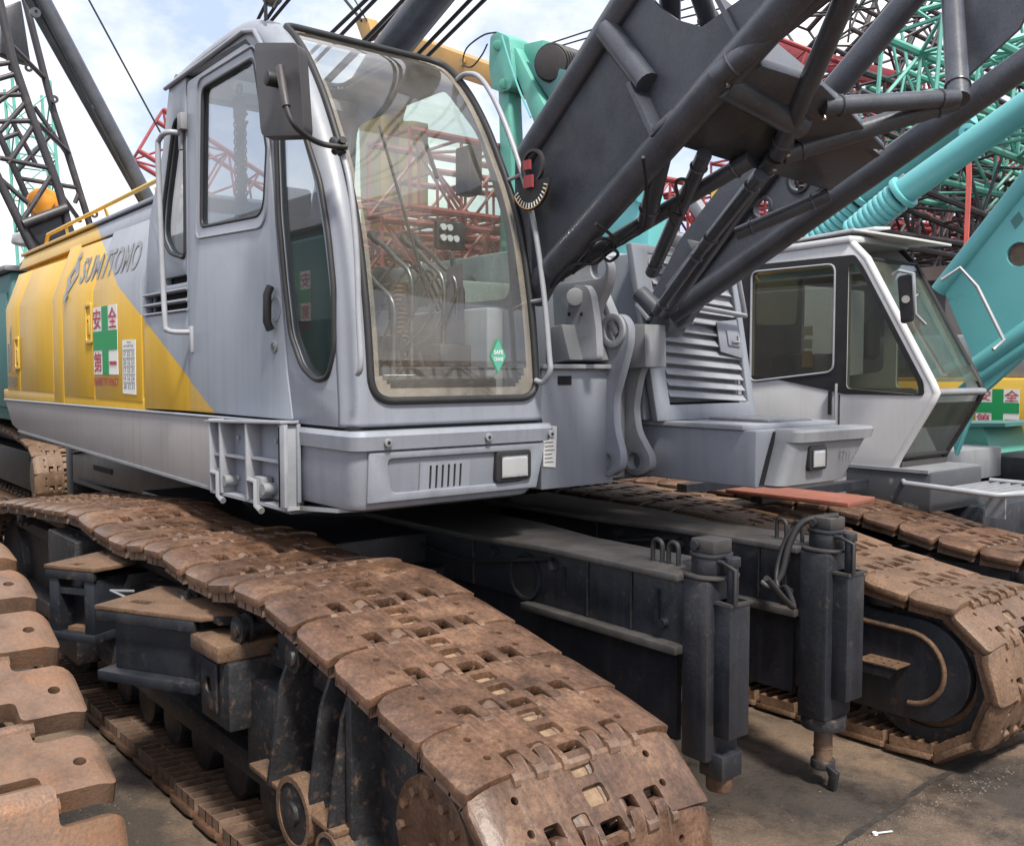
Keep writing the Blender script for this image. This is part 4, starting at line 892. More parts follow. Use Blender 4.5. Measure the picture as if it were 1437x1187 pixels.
for k in range(40): bl.append(V((-4.72 - .005 * k + .0, 3.02 + .002 * k, 2.12 + .0135 * k)))
bvs, bfs = tube(bl, .07, 14); bb = []
for i in range(40):
    for k in range(14):
        p = bvs[i * 14 + k]; bb.append(bl[i] + (p - bl[i]) * (1.0 if i % 2 else .72))
part('air_hose', cab, bellow, (bb, bfs), sharp=70)
part('side_console', cab, greyd, box(-5.3, -4.25, 3.26, 3.38, 1.93, 2.5), bev=.02)
part('gauge_panel', cab, rubber, obox((-4.55, 3.22, 2.92), (.02, 0, .0), (0, .10, 0), (0, 0, .08)), bev=.01)
part('gauge_stem', cab, chrome, tube([(-4.56, 3.24, 2.84), (-4.6, 3.30, 2.6), (-4.7, 3.32, 2.5)], .016, 8))
part('indicator_box', cab, rubber, box(-4.55, -4.42, 3.26, 3.36, 3.15, 3.42), bev=.01)
part('air_duct', cab, greyd, box(-6.5, -5.9, 2.4, 3.3, 2.35, 2.72), bev=.02)
part('roof_liner', cab, greyd, box(-6.1, -5.86, 2.26, 3.38, 3.90, 3.97))
gs = [surf(GI0 + int(.23 / ST), 3.10, -.008) + V((0, dy, dz)) for dy, dz in ((-.055, 0), (0, -.10), (.055, 0), (0, .10))]
dmd = part('glass_sticker', ws, signg, plate(rpoly(gs, .02, 3), [], (.002, 0, 0)), label='green diamond sticker')
gq = sum(gs, V()) / 4
part('sticker_face', dmd, tealg, plate([gq + (p - gq) * .86 + V((.003, 0, 0)) for p in gs], [], (.001, 0, 0)))
text('lettering', dmd, 'SAFE', signw, gq + V((.004, -.03, .01)), (0, .06, 0), (0, 0, .022), depth=.002, bold=.02)
text('lettering', dmd, 'CRANE', signw, gq + V((.004, -.03, -.025)), (0, .06, 0), (0, 0, .02), depth=.002, bold=.02)
# ---- cab base
def rr_plan(x1, y0, y1, r): # plan outline of the base: straight left side, rounded front corners
    o = [V((-4.50, y0, 0))]
    for i in range(7): a = math.pi / 2 * i / 6; o.append(V((x1 - r + r * math.sin(a), y0 + r - r * math.cos(a), 0)))
    for i in range(7): a = math.pi / 2 * i / 6; o.append(V((x1 - r + r * math.cos(a), y1 - r + r * math.sin(a), 0)))
    o.append(V((-4.50, y1, 0))); return o
def loft(levels):
    vs = []; fs = []; n = len(levels[0])
    for l in levels: vs += l
    for i in range(len(levels) - 1):
        for k in range(n): fs.append((i * n + k, i * n + (k + 1) % n, (i + 1) * n + (k + 1) % n, (i + 1) * n + k))
    fs += [tuple(range(n))[::-1], tuple(range((len(levels) - 1) * n, len(levels) * n))]; return vs, fs
lv_ = []
for z, x1, y0, y1 in ((1.485, -3.945, 2.25, 3.24), (1.50, -3.905, 2.215, 3.285), (1.53, -3.89, 2.205, 3.31), (1.775, -3.87, 2.20, 3.375), (1.78, -3.845, 2.185, 3.40), (1.845, -3.835, 2.18, 3.42), (1.868, -3.85, 2.195, 3.41)):
    lv_.append([p + V((0, 0, z)) for p in rr_plan(x1, y0, y1, .07)])
base = part('cab_base', crane, grey, loft(lv_), sharp=28)
part('base_seam', base, void, box(-4.48, -3.93, 2.215, 3.39, 1.868, 1.886))
fx = lambda z: -3.87 - (1.775 - z) * .08
# raised border of the front and its recessed panel
def fpt(y, z, o=0): return V((fx(z) + o, y, z))
slots = [rpoly([fpt(2.615 + .036 * i, 1.575, .004), fpt(2.628 + .036 * i, 1.575, .004), fpt(2.628 + .036 * i, 1.69, .004), fpt(2.615 + .036 * i, 1.69, .004)], .006, 3) for i in range(6)]
bord = part('base_border', base, grey, plate([fpt(2.27, 1.53, .002), fpt(3.30, 1.53, .002), fpt(3.345, 1.77, .002), fpt(2.27, 1.77, .002)], [rpoly([fpt(2.40, 1.572, .002), fpt(3.20, 1.572, .002), fpt(3.25, 1.735, .002), fpt(2.37, 1.735, .002)], .03, 4)], (.016, 0, 0)), bev=.007, seg=3)
part('slot_panel', base, grey, plate([fpt(2.56, 1.56, .003), fpt(2.86, 1.56, .003), fpt(2.86, 1.705, .003), fpt(2.56, 1.705, .003)], slots, (.005, 0, 0)))
part('slot_back', base, void, plate([fpt(2.575, 1.565, .0015), fpt(2.845, 1.565, .0015), fpt(2.845, 1.70, .0015), fpt(2.575, 1.70, .0015)], [], (.001, 0, 0)))
for y in (2.36, 2.95, 3.37):
    bq = part('base_bolt', base, greyd, cyl((-3.842, y, 1.815), (-3.826, y, 1.815), .021, 14), bev=.003)
    part('bolt_socket', bq, void, cyl((-3.828, y, 1.815), (-3.824, y, 1.815), .009, 6))
def headlight(parent, c, w_, h_, axis_y=(0, 1, 0), nrm=(1, 0, 0)):
    u, n = V(axis_y).normalized(), V(nrm).normalized(); c = V(c); z = V((0, 0, 1))
    def q(a, b, o): return c + u * a + z * b + n * o
    f = part('headlight', parent, rubber, plate(rpoly([q(-w_ / 2 - .03, -h_ / 2 - .025, -.02), q(w_ / 2 + .03, -h_ / 2 - .02, -.02), q(w_ / 2 + .03, h_ / 2 + .03, -.02), q(-w_ / 2 - .03, h_ / 2 + .03, -.02)], .025, 4), [], n * .035), bev=.006)
    part('lamp_lens', f, lensm, plate(rpoly([q(-w_ / 2, -h_ / 2, .010), q(w_ / 2, -h_ / 2, .010), q(w_ / 2, h_ / 2, .010), q(-w_ / 2, h_ / 2, .010)], .015, 3), [], n * .014), bev=.004)
    part('lamp_rim', f, chrome, tube([q(-w_ / 2, -h_ / 2, .02), q(w_ / 2, -h_ / 2, .02), q(w_ / 2, h_ / 2, .02), q(-w_ / 2, h_ / 2, .02)], .005, 6, closed=True))
    return f
headlight(base, fpt(3.13, 1.655, .012), .17, .105)
part('under_edge', base, greyd, plate([V((-4.5, 2.20, 1.44)), V((-4.05, 2.21, 1.475)), V((-3.95, 2.3, 1.485)), V((-3.95, 3.2, 1.485)), V((-4.5, 3.3, 1.44))], [], (0, 0, .02)))

# ---- chain hoist hanging by the door window inside the cab
ch = thing('chain_hoist', 'black chain hoist with hooks and hanging chains behind the door window of the nearest cab', 'chain hoist', (-5.36, 2.32, 3.74))
hb = part('hoist_body', ch, rubber, obox((-5.36, 2.32, 3.66), (.035, 0, 0), (0, .03, 0), (0, 0, .06)), bev=.012)
part('top_hook', ch, rubber, tube([V((-5.36, 2.32, 3.73)) + V((.03 * math.cos(t), 0, .03 * math.sin(t) + .03)) for t in [i * .5 for i in range(-3, 9)]], .009, 6))
part('lower_hook', ch, rubber, tube([V((-5.28, 2.32, 3.58)) + V((.028 * math.cos(t), 0, .028 * math.sin(t))) for t in [i * .5 for i in range(2, 12)]], .009, 6))
for x, z0, z1 in ((-5.42, 3.62, 3.03), (-5.39, 3.60, 3.03), (-5.36, 3.6, 3.03), (-5.33, 3.6, 3.03), (-5.30, 3.55, 3.03)):
    sh = []; z = z0; k = 0
    while z > z1:
        a = (.010, 0) if k % 2 else (0, .010)
        sh.append(tube([V((x + a[0] * s, 2.32 + a[1] * s, z + .016 * c)) for s, c in ((1, .6), (.5, 1), (-.5, 1), (-1, .6), (-1, -.6), (-.5, -1), (.5, -1), (1, -.6))], .0045, 5, closed=True))
        z -= .024; k += 1
    part('chain', ch, rubber, *sh, kind='stuff')

# ================================================================ FRONT OF THE HOUSE, BRACKETS, RIGHT DECK
ff = part('front_frame', crane, grey, box(-6.0, -4.02, 3.46, 4.02, 1.49, 2.16), bev=.006)
part('top_plate', ff, pipe_m, box(-5.9, -3.98, 3.44, 3.98, 2.16, 2.185), bev=.003)
part('frame_notch', ff, void, box(-4.03, -4.015, 3.58, 3.68, 2.07, 2.12))
stk = part('notice_sticker', ff, signw, plate([(-4.016, 3.47, 1.62), (-4.016, 3.56, 1.61), (-4.016, 3.57, 1.84), (-4.016, 3.47, 1.85)], [], (.002, 0, 0)))
for i in range(9): part('print_line', stk, inkd, plate([(-4.013, 3.48, 1.64 + .022 * i), (-4.013, 3.48 + random.uniform(.045, .08), 1.64 + .022 * i), (-4.013, 3.54, 1.645 + .022 * i), (-4.013, 3.48, 1.645 + .022 * i)], [], (.0008, 0, 0)))
Xp = lambda pts, x: [onx(a, b, x) for a, b in pts]
# curved lug plates of the boom foot: an outline traced on the plate's own plane, real thickness
def lug(outline, holes, y, T, m, label=None, bosses=()):
    o = part('boom_lug', crane, m, plate(rpoly([ony(a, b, y) for a, b in outline], .05, 4), [circ(ony(a, b, y), (0, 1, 0), r, 20) for a, b, r in holes], (0, T, 0)), bev=.006, label=label)
    for a, b, r0, r1 in bosses: part('lug_ring', o, pipe_m, ring(ony(a, b, y - .02), (0, 1, 0), r0, r1, .022, 28), bev=.004)
    return o
lug([(800, 512), (842, 455), (855, 440), (872, 441), (882, 455), (882, 480), (872, 520), (861, 560), (862, 600), (872, 640), (869, 660), (852, 670), (838, 662), (836, 640), (838, 560), (840, 525)], [(858, 464, .062), (850, 648, .052)], 3.96, .055, grey, 'curved grey lug plate with a large ring at its top', ((858, 464, .06, .10),))
lug([(905, 480), (915, 490), (897, 525), (889, 570), (893, 605), (912, 640), (913, 658), (898, 668), (880, 664), (872, 640), (868, 600), (868, 540), (874, 490)], [(889, 647, .052)], 4.22, .055, greyd, 'curved worn lug plate beside the boom foot')
part('lug_spacer', crane, greyd, plate([ony(870, 455, 4.14), ony(905, 455, 4.14), ony(906, 515, 4.14), ony(872, 518, 4.14)], [], (0, .18, 0)), bev=.004)
part('lug_backing', crane, greyd, box(-4.4, -4.12, 4.02, 4.22, 1.5, 2.2), bev=.006)
# winch gantry plates behind
gp = part('winch_bracket', crane, pipe_m, plate(rpoly([ony(790, 505, 3.75), ony(792, 470, 3.75), ony(800, 410, 3.75), ony(806, 400, 3.75), ony(822, 400, 3.75), ony(829, 412, 3.75), ony(836, 460, 3.75), ony(838, 505, 3.75)], .03, 4), [circ(ony(798, 490, 3.75), (0, 1, 0), .05, 14)], (0, .05, 0)), bev=.006)
part('bracket_pin', gp, pipe_m, cyl(ony(807, 417, 3.72), ony(807, 417, 3.80), .05, 20), bev=.006)
for px in (799, 816): part('bolt_hole', gp, void, cyl(ony(px, 441, 3.745), ony(px, 441, 3.752), .011, 8))
part('winch_bracket', crane, pipe_m, plate(rpoly([ony(775, 400, 3.86), ony(800, 372, 3.86), ony(830, 362, 3.86), ony(845, 358, 3.86), ony(855, 372, 3.86), ony(852, 400, 3.86), ony(838, 430, 3.86), ony(830, 470, 3.86), ony(780, 500, 3.86)], .04, 4), [circ(ony(839, 376, 3.86), (0, 1, 0), .065, 18)], (0, .06, 0)), bev=.008)
part('winch_brace', crane, pipe_m, bar(ony(843, 405, 3.98), ony(870, 470, 3.98), .07, .05), bev=.006)
part('winch_hood', crane, greyd, plate([ony(765, 460, 3.65), ony(788, 455, 3.65), ony(800, 505, 3.65), ony(765, 512, 3.65)], [], (0, .4, 0)), bev=.008)
part('winch_case', crane, greyd, box(-6.3, -5.2, 3.5, 4.3, 2.16, 2.75), bev=.03)
dr = part('winch_drum', crane, black, cyl((-5.9, 3.55, 2.62), (-5.9, 4.3, 2.62), .26, 28), bev=.01)
# hood house with vent slots in the middle background
gh = part('radiator_hood', crane, grey, plate([(-4.75, 4.40, 1.83), (-7.4, 4.40, 1.83), (-7.4, 4.40, 3.02), (-5.1, 4.40, 3.02), (-4.82, 4.40, 2.86)], [], (0, 1.15, 0)), bev=.03)
part('hood_step', gh, grey, plate([(-5.30, 3.95, 1.9), (-7.2, 3.95, 1.9), (-7.2, 3.95, 2.78), (-5.55, 3.95, 2.78), (-5.30, 3.95, 2.62)], [], (0, .47, 0)), bev=.03)
for i in range(13): part('vent_slot', gh, void, box(-5.52, -5.34, 3.942, 3.952, 2.06 + .042 * i, 2.08 + .042 * i))
for i in range(14): part('vent_slot', gh, void, box(-4.755, -4.743, 4.43, 4.52, 1.92 + .05 * i, 1.94 + .05 * i))
part('door_gap', gh, void, box(-5.4, -5.395, 4.396, 4.402, 2.0, 2.9))
# right deck
rd = part('right_deck', crane, grey, box(-6.9, -3.34, 4.47, 5.40, 1.485, 1.81), bev=.012)
part('deck_plate', rd, pipe_m, box(-6.8, -3.42, 4.45, 5.39, 1.81, 1.838), bev=.004)
part('deck_hatch', rd, greyd, box(-3.95, -3.5, 4.8, 5.25, 1.838, 1.856), bev=.004)
part('deck_gap', rd, void, plate([(-3.345, 4.50, 1.50), (-3.345, 4.60, 1.50), (-3.335, 4.75, 1.80), (-3.335, 4.62, 1.80)], [], (.012, 0, 0)))
lv2 = []
for z, x1, y0, y1 in ((1.485, -3.26, 4.56, 5.16), (1.50, -3.22, 4.54, 5.19), (1.74, -3.19, 4.62, 5.38), (1.745, -3.16, 4.62, 5.40), (1.80, -3.155, 4.63, 5.43), (1.815, -3.17, 4.64, 5.42)):
    lv2.append([p if p.x > -4.4 else V((-3.335, p.y, p.z)) for p in [q + V((0, 0, z)) for q in rr_plan(x1, y0, y1, .06)]])
cap = part('deck_nose', rd, greyd, loft(lv2), sharp=28, label='grey plastic front nose with a square headlight')
headlight(cap, (-3.195, 4.84, 1.645), .11, .09)
text('lettering', cap, 'FT11', greyd, (-3.19, 5.08, 1.63), (0, .11, 0), (0, 0, .055), depth=.002)
# slatted radiator panel
LX = -4.0
def lp4(u, v):
    return onx(*( [ (920 + (890 - 920) * v) * (1 - u) + (1062 + (1030 - 1062) * v) * u, (590 + (300 - 590) * v) * (1 - u) + (588 + (330 - 588) * v) * u ] ), LX)
lz0, lz1 = 1.84, 2.92; ly0, ly1 = 4.38, 5.36
def LP(u, v): return V((LX - v * .10, ly0 + (ly1 - ly0) * u - v * .14, lz0 + (lz1 - lz0) * v))
lou = part('slatted_panel', crane, grey, plate([LP(0, 0), LP(1, 0), LP(1, 1), LP(0, 1)], [[LP(.14, .09), LP(.93, .09), LP(.93, .95), LP(.14, .95)]], (-.05, 0, 0)), bev=.008)
part('slat_recess', lou, void, plate([LP(.1, .05) + V((-.09, 0, 0)), LP(.95, .05) + V((-.09, 0, 0)), LP(.95, .97) + V((-.09, 0, 0)), LP(.1, .97) + V((-.09, 0, 0))], [], (-.01, 0, 0)))
for i in range(13):
    v = .125 + i * .064
    a, b_ = LP(.15, v) + V((-.02, 0, .035)), LP(.92, v) + V((-.02, 0, -.01))
    part('slat', lou, pipe_m, obox((a + b_) / 2, (b_ - a) / 2, (.018, 0, -.020), (.003, 0, .003)))
part('slat_stile', lou, grey, plate([LP(.70, .40), LP(.93, .36), LP(.93, .60), LP(.70, .58)], [], (.012, 0, 0)), bev=.004)
lk = part('latch_plate', lou, grey, plate([LP(.78, .44) + V((.013, 0, 0)), LP(.90, .43) + V((.013, 0, 0)), LP(.90, .53) + V((.013, 0, 0)), LP(.78, .53) + V((.013, 0, 0))], [], (.01, 0, 0)), bev=.003)
part('latch_handle', lk, chrome, tube([LP(.81, .46) + V((.03, 0, 0)), LP(.88, .46) + V((.03, 0, 0)), LP(.88, .50) + V((.03, 0, 0))], .008, 6))
part('hood_side', lou, grey, box(-4.75, -4.10, 4.36, 5.3, 1.84, 2.88), bev=.02)
grail = part('deck_rail', crane, pipe_m, tube([LP(.35, .55) + V((.08, 0, 0)), LP(.35, .66) + V((.08, 0, 0)), LP(.92, .62) + V((.08, 0, 0)), LP(.92, 1.0) + V((.06, 0, 0)), LP(.3, 1.08) + V((.06, 0, 0))], .020, 8))
part('rail_stay', grail, pipe_m, tube([LP(.35, .58) + V((.08, 0, 0)), LP(.2, .52)], .018, 8))
for v in (.62, .9): part('rail_stay', grail, pipe_m, tube([LP(.92, v) + V((.08, 0, 0)), LP(.92, v)], .012, 6))

# ================================================================ BOOM
boom = assembly('lattice_boom', crane)
def chord_line(a, ya, b, yb, e0, e1):
    p, q = ony(*a, ya), ony(*b, yb); d = q - p; return p - d * e0, q + d * e1
B0, B1 = chord_line((765, 390), 3.42, (1110, 0), 3.16, .0, 1.6)
C0, C1 = chord_line((938, 446), 4.38, (1437, 90), 4.66, .0, 1.0)
A0, A1 = chord_line((738, 222), 3.40, (880, 0), 3.26, .0, 2.5)
D0, D1 = chord_line((1120, 185), 4.52, (1276, 0), 4.62, .0, 2.5)
fL = V((-4.18, 3.45, 2.50)); fR = C0
cb_ = part('boom_chord', boom, boomm, tube([fL + V((.12, 0, .06)), B0, B1], .076, 20)); part('boom_chord', boom, boomm, tube([C0, C1], .067, 20))
part('boom_chord', boom, boomm, tube([fL + V((.05, 0, .18)), A0, A1], .066, 20)); part('boom_chord', boom, boomm, tube([fR + V((.05, 0, .15)), D0, D1], .068, 20))
nb_ = (B1 - B0).cross(C0 - B0).normalized()           # plane of the two lower chords
nl_ = (B1 - B0).cross(A1 - B0).normalized(); nr_ = (C1 - C0).cross(D1 - C0).normalized(); nt_ = (A1 - A0).cross(D0 - A0).normalized()
pb = lambda x, y, o=0: onp(x, y, B0, nb_)
plf = lambda x, y: onp(x, y, B0, nl_)
prt = lambda x, y: onp(x, y, C0, nr_)
ptp = lambda x, y: onp(x, y, A0, nt_)
part('web_plate', boom, boomm, plate([fL + V((0, 0, .02)), B0 + V((.0, 0, .02)), plf(1105, 5), plf(1080, -30), plf(985, 38), plf(950, 28), plf(925, 10), plf(905, -12), plf(884, -6), A0 - V((0, 0, .01)), fL + V((-.05, 0, .25))], [], (0, .022, 0)), label='broad dark side plate of the boom base')
part('web_stiffener', boom, boomm, tube([plf(858, 44) + V((0, -.03, 0)), plf(915, 120) + V((0, -.03, 0))], .058, 14))
rwp = rpoly([prt(905, 432), prt(955, 335), prt(1030, 236), prt(1110, 165), prt(1185, 120), prt(1190, 190), prt(1150, 265), prt(950, 448)], .03, 3)
part('web_plate', boom, mat('lighter_boom_grey', (.085, .095, .12), .45, var=.25, dirt=(.05, .055, .065), dirt_amt=.25, grit=.2), plate(rwp, [circ(prt(1122, 252), nr_, .06, 20), circ(prt(1070, 292), nr_, .052, 20)], (0, .022, 0)), label='dark side plate with two round holes')  # base colour set lighter than the other boom plates
for a, b_, r in ((1122, 252, .06), (1070, 292, .052)): part('hole_rim', boom, boomm, ring(prt(a, b_) - V((0, .012, 0)), V((0, 1, 0)), r, r + .014, .05))
part('transverse_plate', boom, boomm, plate([pb(1040, 72), pb(1230, 222), pb(1165, 268), pb(1057, 236), pb(912, 192)], [], nb_ * .035), bev=.006)
part('transverse_plate', boom, boomm, plate([pb(1065, 80), pb(1150, 108), pb(1240, 200), pb(1120, 190), pb(1000, 110)], [], nb_ * -.05), bev=.006)
part('cross_tube', boom, boomm, tube([pb(1012, 108) - nb_ * .03, pb(1120, 168) - nb_ * .03], .065, 16))
part('box_web', boom, boomm, plate([pb(912, 192) + nb_ * .0, pb(1057, 236), pb(1165, 268), pb(1165, 268) + V((-.15, 0, .26)), pb(912, 192) + V((-.15, 0, .26))], [], (.02, 0, .01)))
part('box_web', boom, boomm, plate([pb(1040, 72), pb(1230, 222), pb(1230, 222) + V((-.15, 0, .26)), pb(1040, 72) + V((-.15, 0, .26))], [], (.02, 0, .01)))
def brace(a, b_, r, fa=pb, fb=pb, oa=0, ob=0):
    p, q = fa(*a) + nb_ * oa, fb(*b_) + nb_ * ob; d = (q - p).normalized()
    for s, e in ((p, 1), (q, -1)): part('weld_collar', boom, boomm, tube(circ(s + d * (.085 * e), d, r + .001, 16), .007, 6, closed=True))
    return part('boom_brace', boom, boomm, tube([p, q], r, 14))
sg = 1 if nb_.dot(FW) < 0 else -1      # towards the camera
o1, o2 = .05 * sg, .10 * sg
brace((1050, 212), (768, 394), .040, oa=o1, ob=0)
brace((1088, 205), (1206, -74), .044, oa=o1, ob=o1); brace((1095, 205), (1342, 142), .046, oa=o1)
brace((1150, 137), (1342, 138), .040, oa=o1)
brace((1082, 210), (934, 440), .040, oa=o1); brace((1060, 222), (985, 335), .034, oa=o2, ob=o1)
brace((985, 335), (916, 418), .030, ob=.1 * sg, oa=o1)
brace((936, 188), (905, 298), .046, oa=0, ob=o1); brace((985, 205), (912, 372), .036, oa=o1, ob=o1)
brace((1160, 262), (1030, 318), .036, oa=o1, ob=o1); brace((1000, 97), (1240, -80), .046, oa=o1, ob=0)
brace((942, 112), (938, -120), .050, fa=ptp, fb=ptp); brace((1000, 45), (940, -130), .046, fa=ptp, fb=ptp)
brace((1345, 140), (1335, -25), .05, fa=pb, fb=lambda x, y: onp(x, y, C0, nr_)); 
part('gusset_plate', boom, boomm, plate([prt(1345, 120), prt(1365, 100), prt(1430, 40), prt(1460, -20), prt(1345, -25)], [], (0, .02, 0)))
for a in ((1013, 92), (1098, 191), (1079, 212), (1148, 139)): part('bolt', boom, chrome, cyl(pb(*a) + nb_ * o2, pb(*a) + nb_ * (o2 + .012 * sg), .010, 8))
# right boom foot: pin boss and gusset
ft = part('boom_foot', boom, boomm, cyl(C0 + V((-.02, -.06, -.03)), C0 + V((-.02, .10, -.03)), .085, 20), bev=.01)
part('foot_boss', ft, boomm, tube([ony(898, 412, 4.32), ony(922, 436, 4.34)], .055, 14)); part('foot_gusset', ft, boomm, plate(rpoly([ony(905, 425, 4.36), ony(935, 415, 4.36), ony(985, 420, 4.40), ony(960, 455, 4.40), ony(915, 480, 4.36), ony(905, 500, 4.36)], .02, 3), [], (0, .06, 0)), bev=.006)
part('foot_clip', ft, pipe_m, bar(ony(895, 426, 4.30), ony(912, 448, 4.31), .05, .03), bev=.006)
part('foot_bracket', boom, greyd, bar(ony(945, 335, 4.5), ony(995, 352, 4.5), .16, .08), bev=.01)
part('foot_bracket', boom, pipe_m, bar(ony(960, 265, 4.6), ony(1010, 335, 4.6), .07, .07), bev=.006)
# angle gauge on the left side plate
gc = plf(765, 258) + V((0, -.10, 0))
gau = part('angle_gauge', boom, rubber, plate([gc] + [gc + V((.15 * math.cos(t), 0, .15 * math.sin(t))) for t in [math.radians(200 + 10 * i) for i in range(17)]], [], (0, .01, 0)))
for i in range(15):
    t = math.radians(205 + 10 * i); part('scale_mark', gau, signw, bar(gc + V((.112 * math.cos(t), -.003, .112 * math.sin(t))), gc + V((.138 * math.cos(t), -.003, .138 * math.sin(t))), .006, .003, (0, 1, 0)))
part('scale_arc', gau, ochre, tube([gc + V((.143 * math.cos(t), -.004, .143 * math.sin(t))) for t in [math.radians(205 + 10 * i) for i in range(15)]], .003, 5))
part('gauge_pointer', gau, redp, box(gc.x - .035, gc.x + .03, gc.y - .02, gc.y - .004, gc.z - .035, gc.z + .03)); part('gauge_pointer', gau, redp, box(gc.x - .04, gc.x + .01, gc.y - .02, gc.y - .004, gc.z + .06, gc.z + .11))
part('gauge_cover', gau, plast, ring(gc + V((0, .005, .08)), (0, 1, 0), .075, .09, .02))
# cables on the lower lacing
cbl = thing('electric_cable', 'black electric cable looped over the lower boom lacing', 'cable', tuple(pb(800, 372)))
for k, pts in enumerate([[(770, 385), (790, 368), (812, 352), (835, 340), (853, 322), (870, 315), (890, 300)], [(772, 380), (800, 350), (830, 348), (846, 335), (860, 322), (843, 312), (826, 320), (820, 340), (800, 362)],
                         [(853, 322), (862, 332), (850, 342), (838, 330), (846, 318)], [(895, 190), (900, 240), (898, 290), (880, 305), (862, 315), (850, 300), (830, 285)], [(925, 262), (948, 270), (940, 225), (955, 222), (950, 250), (932, 262), (938, 285)]]):
    part('cable_run', cbl, rubber, tube(spline([pb(*p) + nb_ * (.085 + .012 * k) * sg for p in pts], 6), .0085, 6))
# backstop tube, ropes and chain over the cab
bst = part('boom_backstop', crane, boomm, tube([ony(510, 130, 3.9), ony(547, 72, 3.9), ony(612, -10, 3.9), ony(760, -200, 3.9)], .13, 20), label='thick dark backstop tube rising behind the cab roof')
for k, (a, b_) in enumerate([((466, 46), (520, -6)), ((478, 50), (538, -12)), ((508, 60), (572, -6)), ((514, 62), (585, -10)), ((583, 80), (665, -5)), ((596, 83), (692, -12)), ((368, 16), (380, -8)), ((382, 16), (398, -8)), ((392, 16), (412, -8))]):
    p, q = ony(*a, 3.7 + .12 * k), ony(*b_, 3.7 + .12 * k); d = q - p
    part('hoist_rope', crane, rubber, tube([p - d * 1.0, q + d * 8], .016 if k < 6 else .02, 6))
# ================================================================ NEIGHBOUR ON THE CAMERA'S LEFT: big rusty track
def make_big_shoe():
    h = .40
    p = [(-.125, -h), (-.125, -.25), (-.02, -.25), (-.02, -.03), (-.27, -.03), (-.27, .185), (-.125, .185), (-.125, h), (.155, h), (.155, .16),
         (.045, .16), (.045, -.02), (.27, -.02), (.27, -.235), (.155, -.235), (.155, -h)]
    pts = [V((u, v, 0)) for u, v in p]; rr = [.06 if abs(abs(v) - h) < 1e-4 else .028 for u, v in p]
    vs, fs = plate(rpoly(pts, rr, 4), [circ((.02, .30, 0), (0, 0, 1), .022, 14), circ((.02, -.36, 0), (0, 0, 1), .02, 12)], (0, 0, -.085))
    bm = bmesh.new(); bv = [bm.verts.new(x) for x in vs]
    for f in fs:
        try: bm.faces.new([bv[i] for i in f])
        except ValueError: pass
    bmesh.ops.recalc_face_normals(bm, faces=bm.faces)
    for c in (-.20, -.225, -.25):
        bmesh.ops.bisect_plane(bm, geom=bm.verts[:] + bm.edges[:] + bm.faces[:], plane_co=(c, 0, 0), plane_no=(1, 0, 0))
    for c in (.33, .36, .385):
        bmesh.ops.bisect_plane(bm, geom=bm.verts[:] + bm.edges[:] + bm.faces[:], plane_co=(0, c, 0), plane_no=(0, 1, 0))
    es = [e for e in bm.edges if len(e.link_faces) == 2 and e.calc_face_angle(0) > .8]
    bmesh.ops.bevel(bm, geom=es, offset=.009, segments=2, profile=.5, affect='EDGES', clamp_overlap=True)
    for v in bm.verts:
        if v.co.y > .31: v.co.z -= (v.co.y - .31) ** 2 * 5
        if v.co.x < -.19: v.co.z -= (-.19 - v.co.x) ** 2 * 6
    for sh in (cyl((.16, -.26, -.05), (.16, .20, -.05), .035, 12), box(-.12, .14, -.1, .1, -.2, -.08)):
        b2 = [bm.verts.new(x) for x in sh[0]]
        for f in sh[1]: bm.faces.new([b2[i] for i in f])
    bmesh.ops.recalc_face_normals(bm, faces=bm.faces)
    me = bpy.data.meshes.new('track_shoe'); bm.to_mesh(me); bm.free(); me.materials.append(rustorange)
    me.polygons.foreach_set('use_smooth', [True] * len(me.polygons)); me.set_sharp_from_angle(angle=math.radians(28)); return me
near = thing('crawler_crane', 'teal crawler crane beside the photographer, showing only its orange-rusted wide track shoes', 'crawler crane', (-7, .4, 0))
nt_trk = assembly('crawler_track', near)
npath = track_path(-3.66, -10.0, .42, [(-10.0, .84), (-9.0, 1.3), (-6.2, 1.38), (-5.2, 1.35), (-4.75, 1.255), (-4.32, 1.13), (-3.95, .98), (-3.66, .84)])
d_ = sum((npath[i] - npath[i - 1]).length for i in range(1, len(npath))); nn = round(d_ / .40)
lay_shoes(nt_trk, npath, .60, n=nn, shoe=make_big_shoe(), start=.14, sc=1.0, tilt=1.0)
part('track_frame', near, blackrust, box(-9.8, -3.9, .25, .80, .25, .75), bev=.02)
part('drive_wheel', near, rust, cyl((-3.66, .3, .42), (-3.66, .75, .42), .30, 28), bev=.02)
nh = part('machinery_house', near, teald, box(-24, -9.6, -3.6, -1.0, 1.3, 3.75), bev=.05)
part('house_skirt', nh, black, box(-24, -9.6, -3.65, -.98, 1.0, 1.3))
sg_ = assembly('sign_board', near); sg_.matrix_parent_inverse = Matrix.Translation(-V(near['_base'])); sg_.location = (-10.9, -.985, 0); sg_.rotation_euler = (0, 0, math.pi)
safety_sign(sg_, -.34, .34, 2.75, 3.35, 0)
# sheds across the yard: they stand behind the photographer and show in the cab windows
for k, (x0, x1, m, lab) in enumerate(((-70, -38, shedw, 'pale sheet-metal shed reflected in the cab windows, the long one with a teal door'), (-37, -15, teald, 'dark teal shed reflected in the cab windows'))):
    sh = thing('shed', lab, 'shed', (x0, -10, 0))
    part('wall', sh, m, box(x0, x1, -16, -10, 0, 6.6)); part('roof', sh, shedw, box(x0 - .3, x1 + .3, -16.3, -9.6, 6.6, 7.6))
    part('door', sh, teal, box((x0 + x1) / 2 - 2, (x0 + x1) / 2 + 2, -10.05, -9.95, 0, 4))

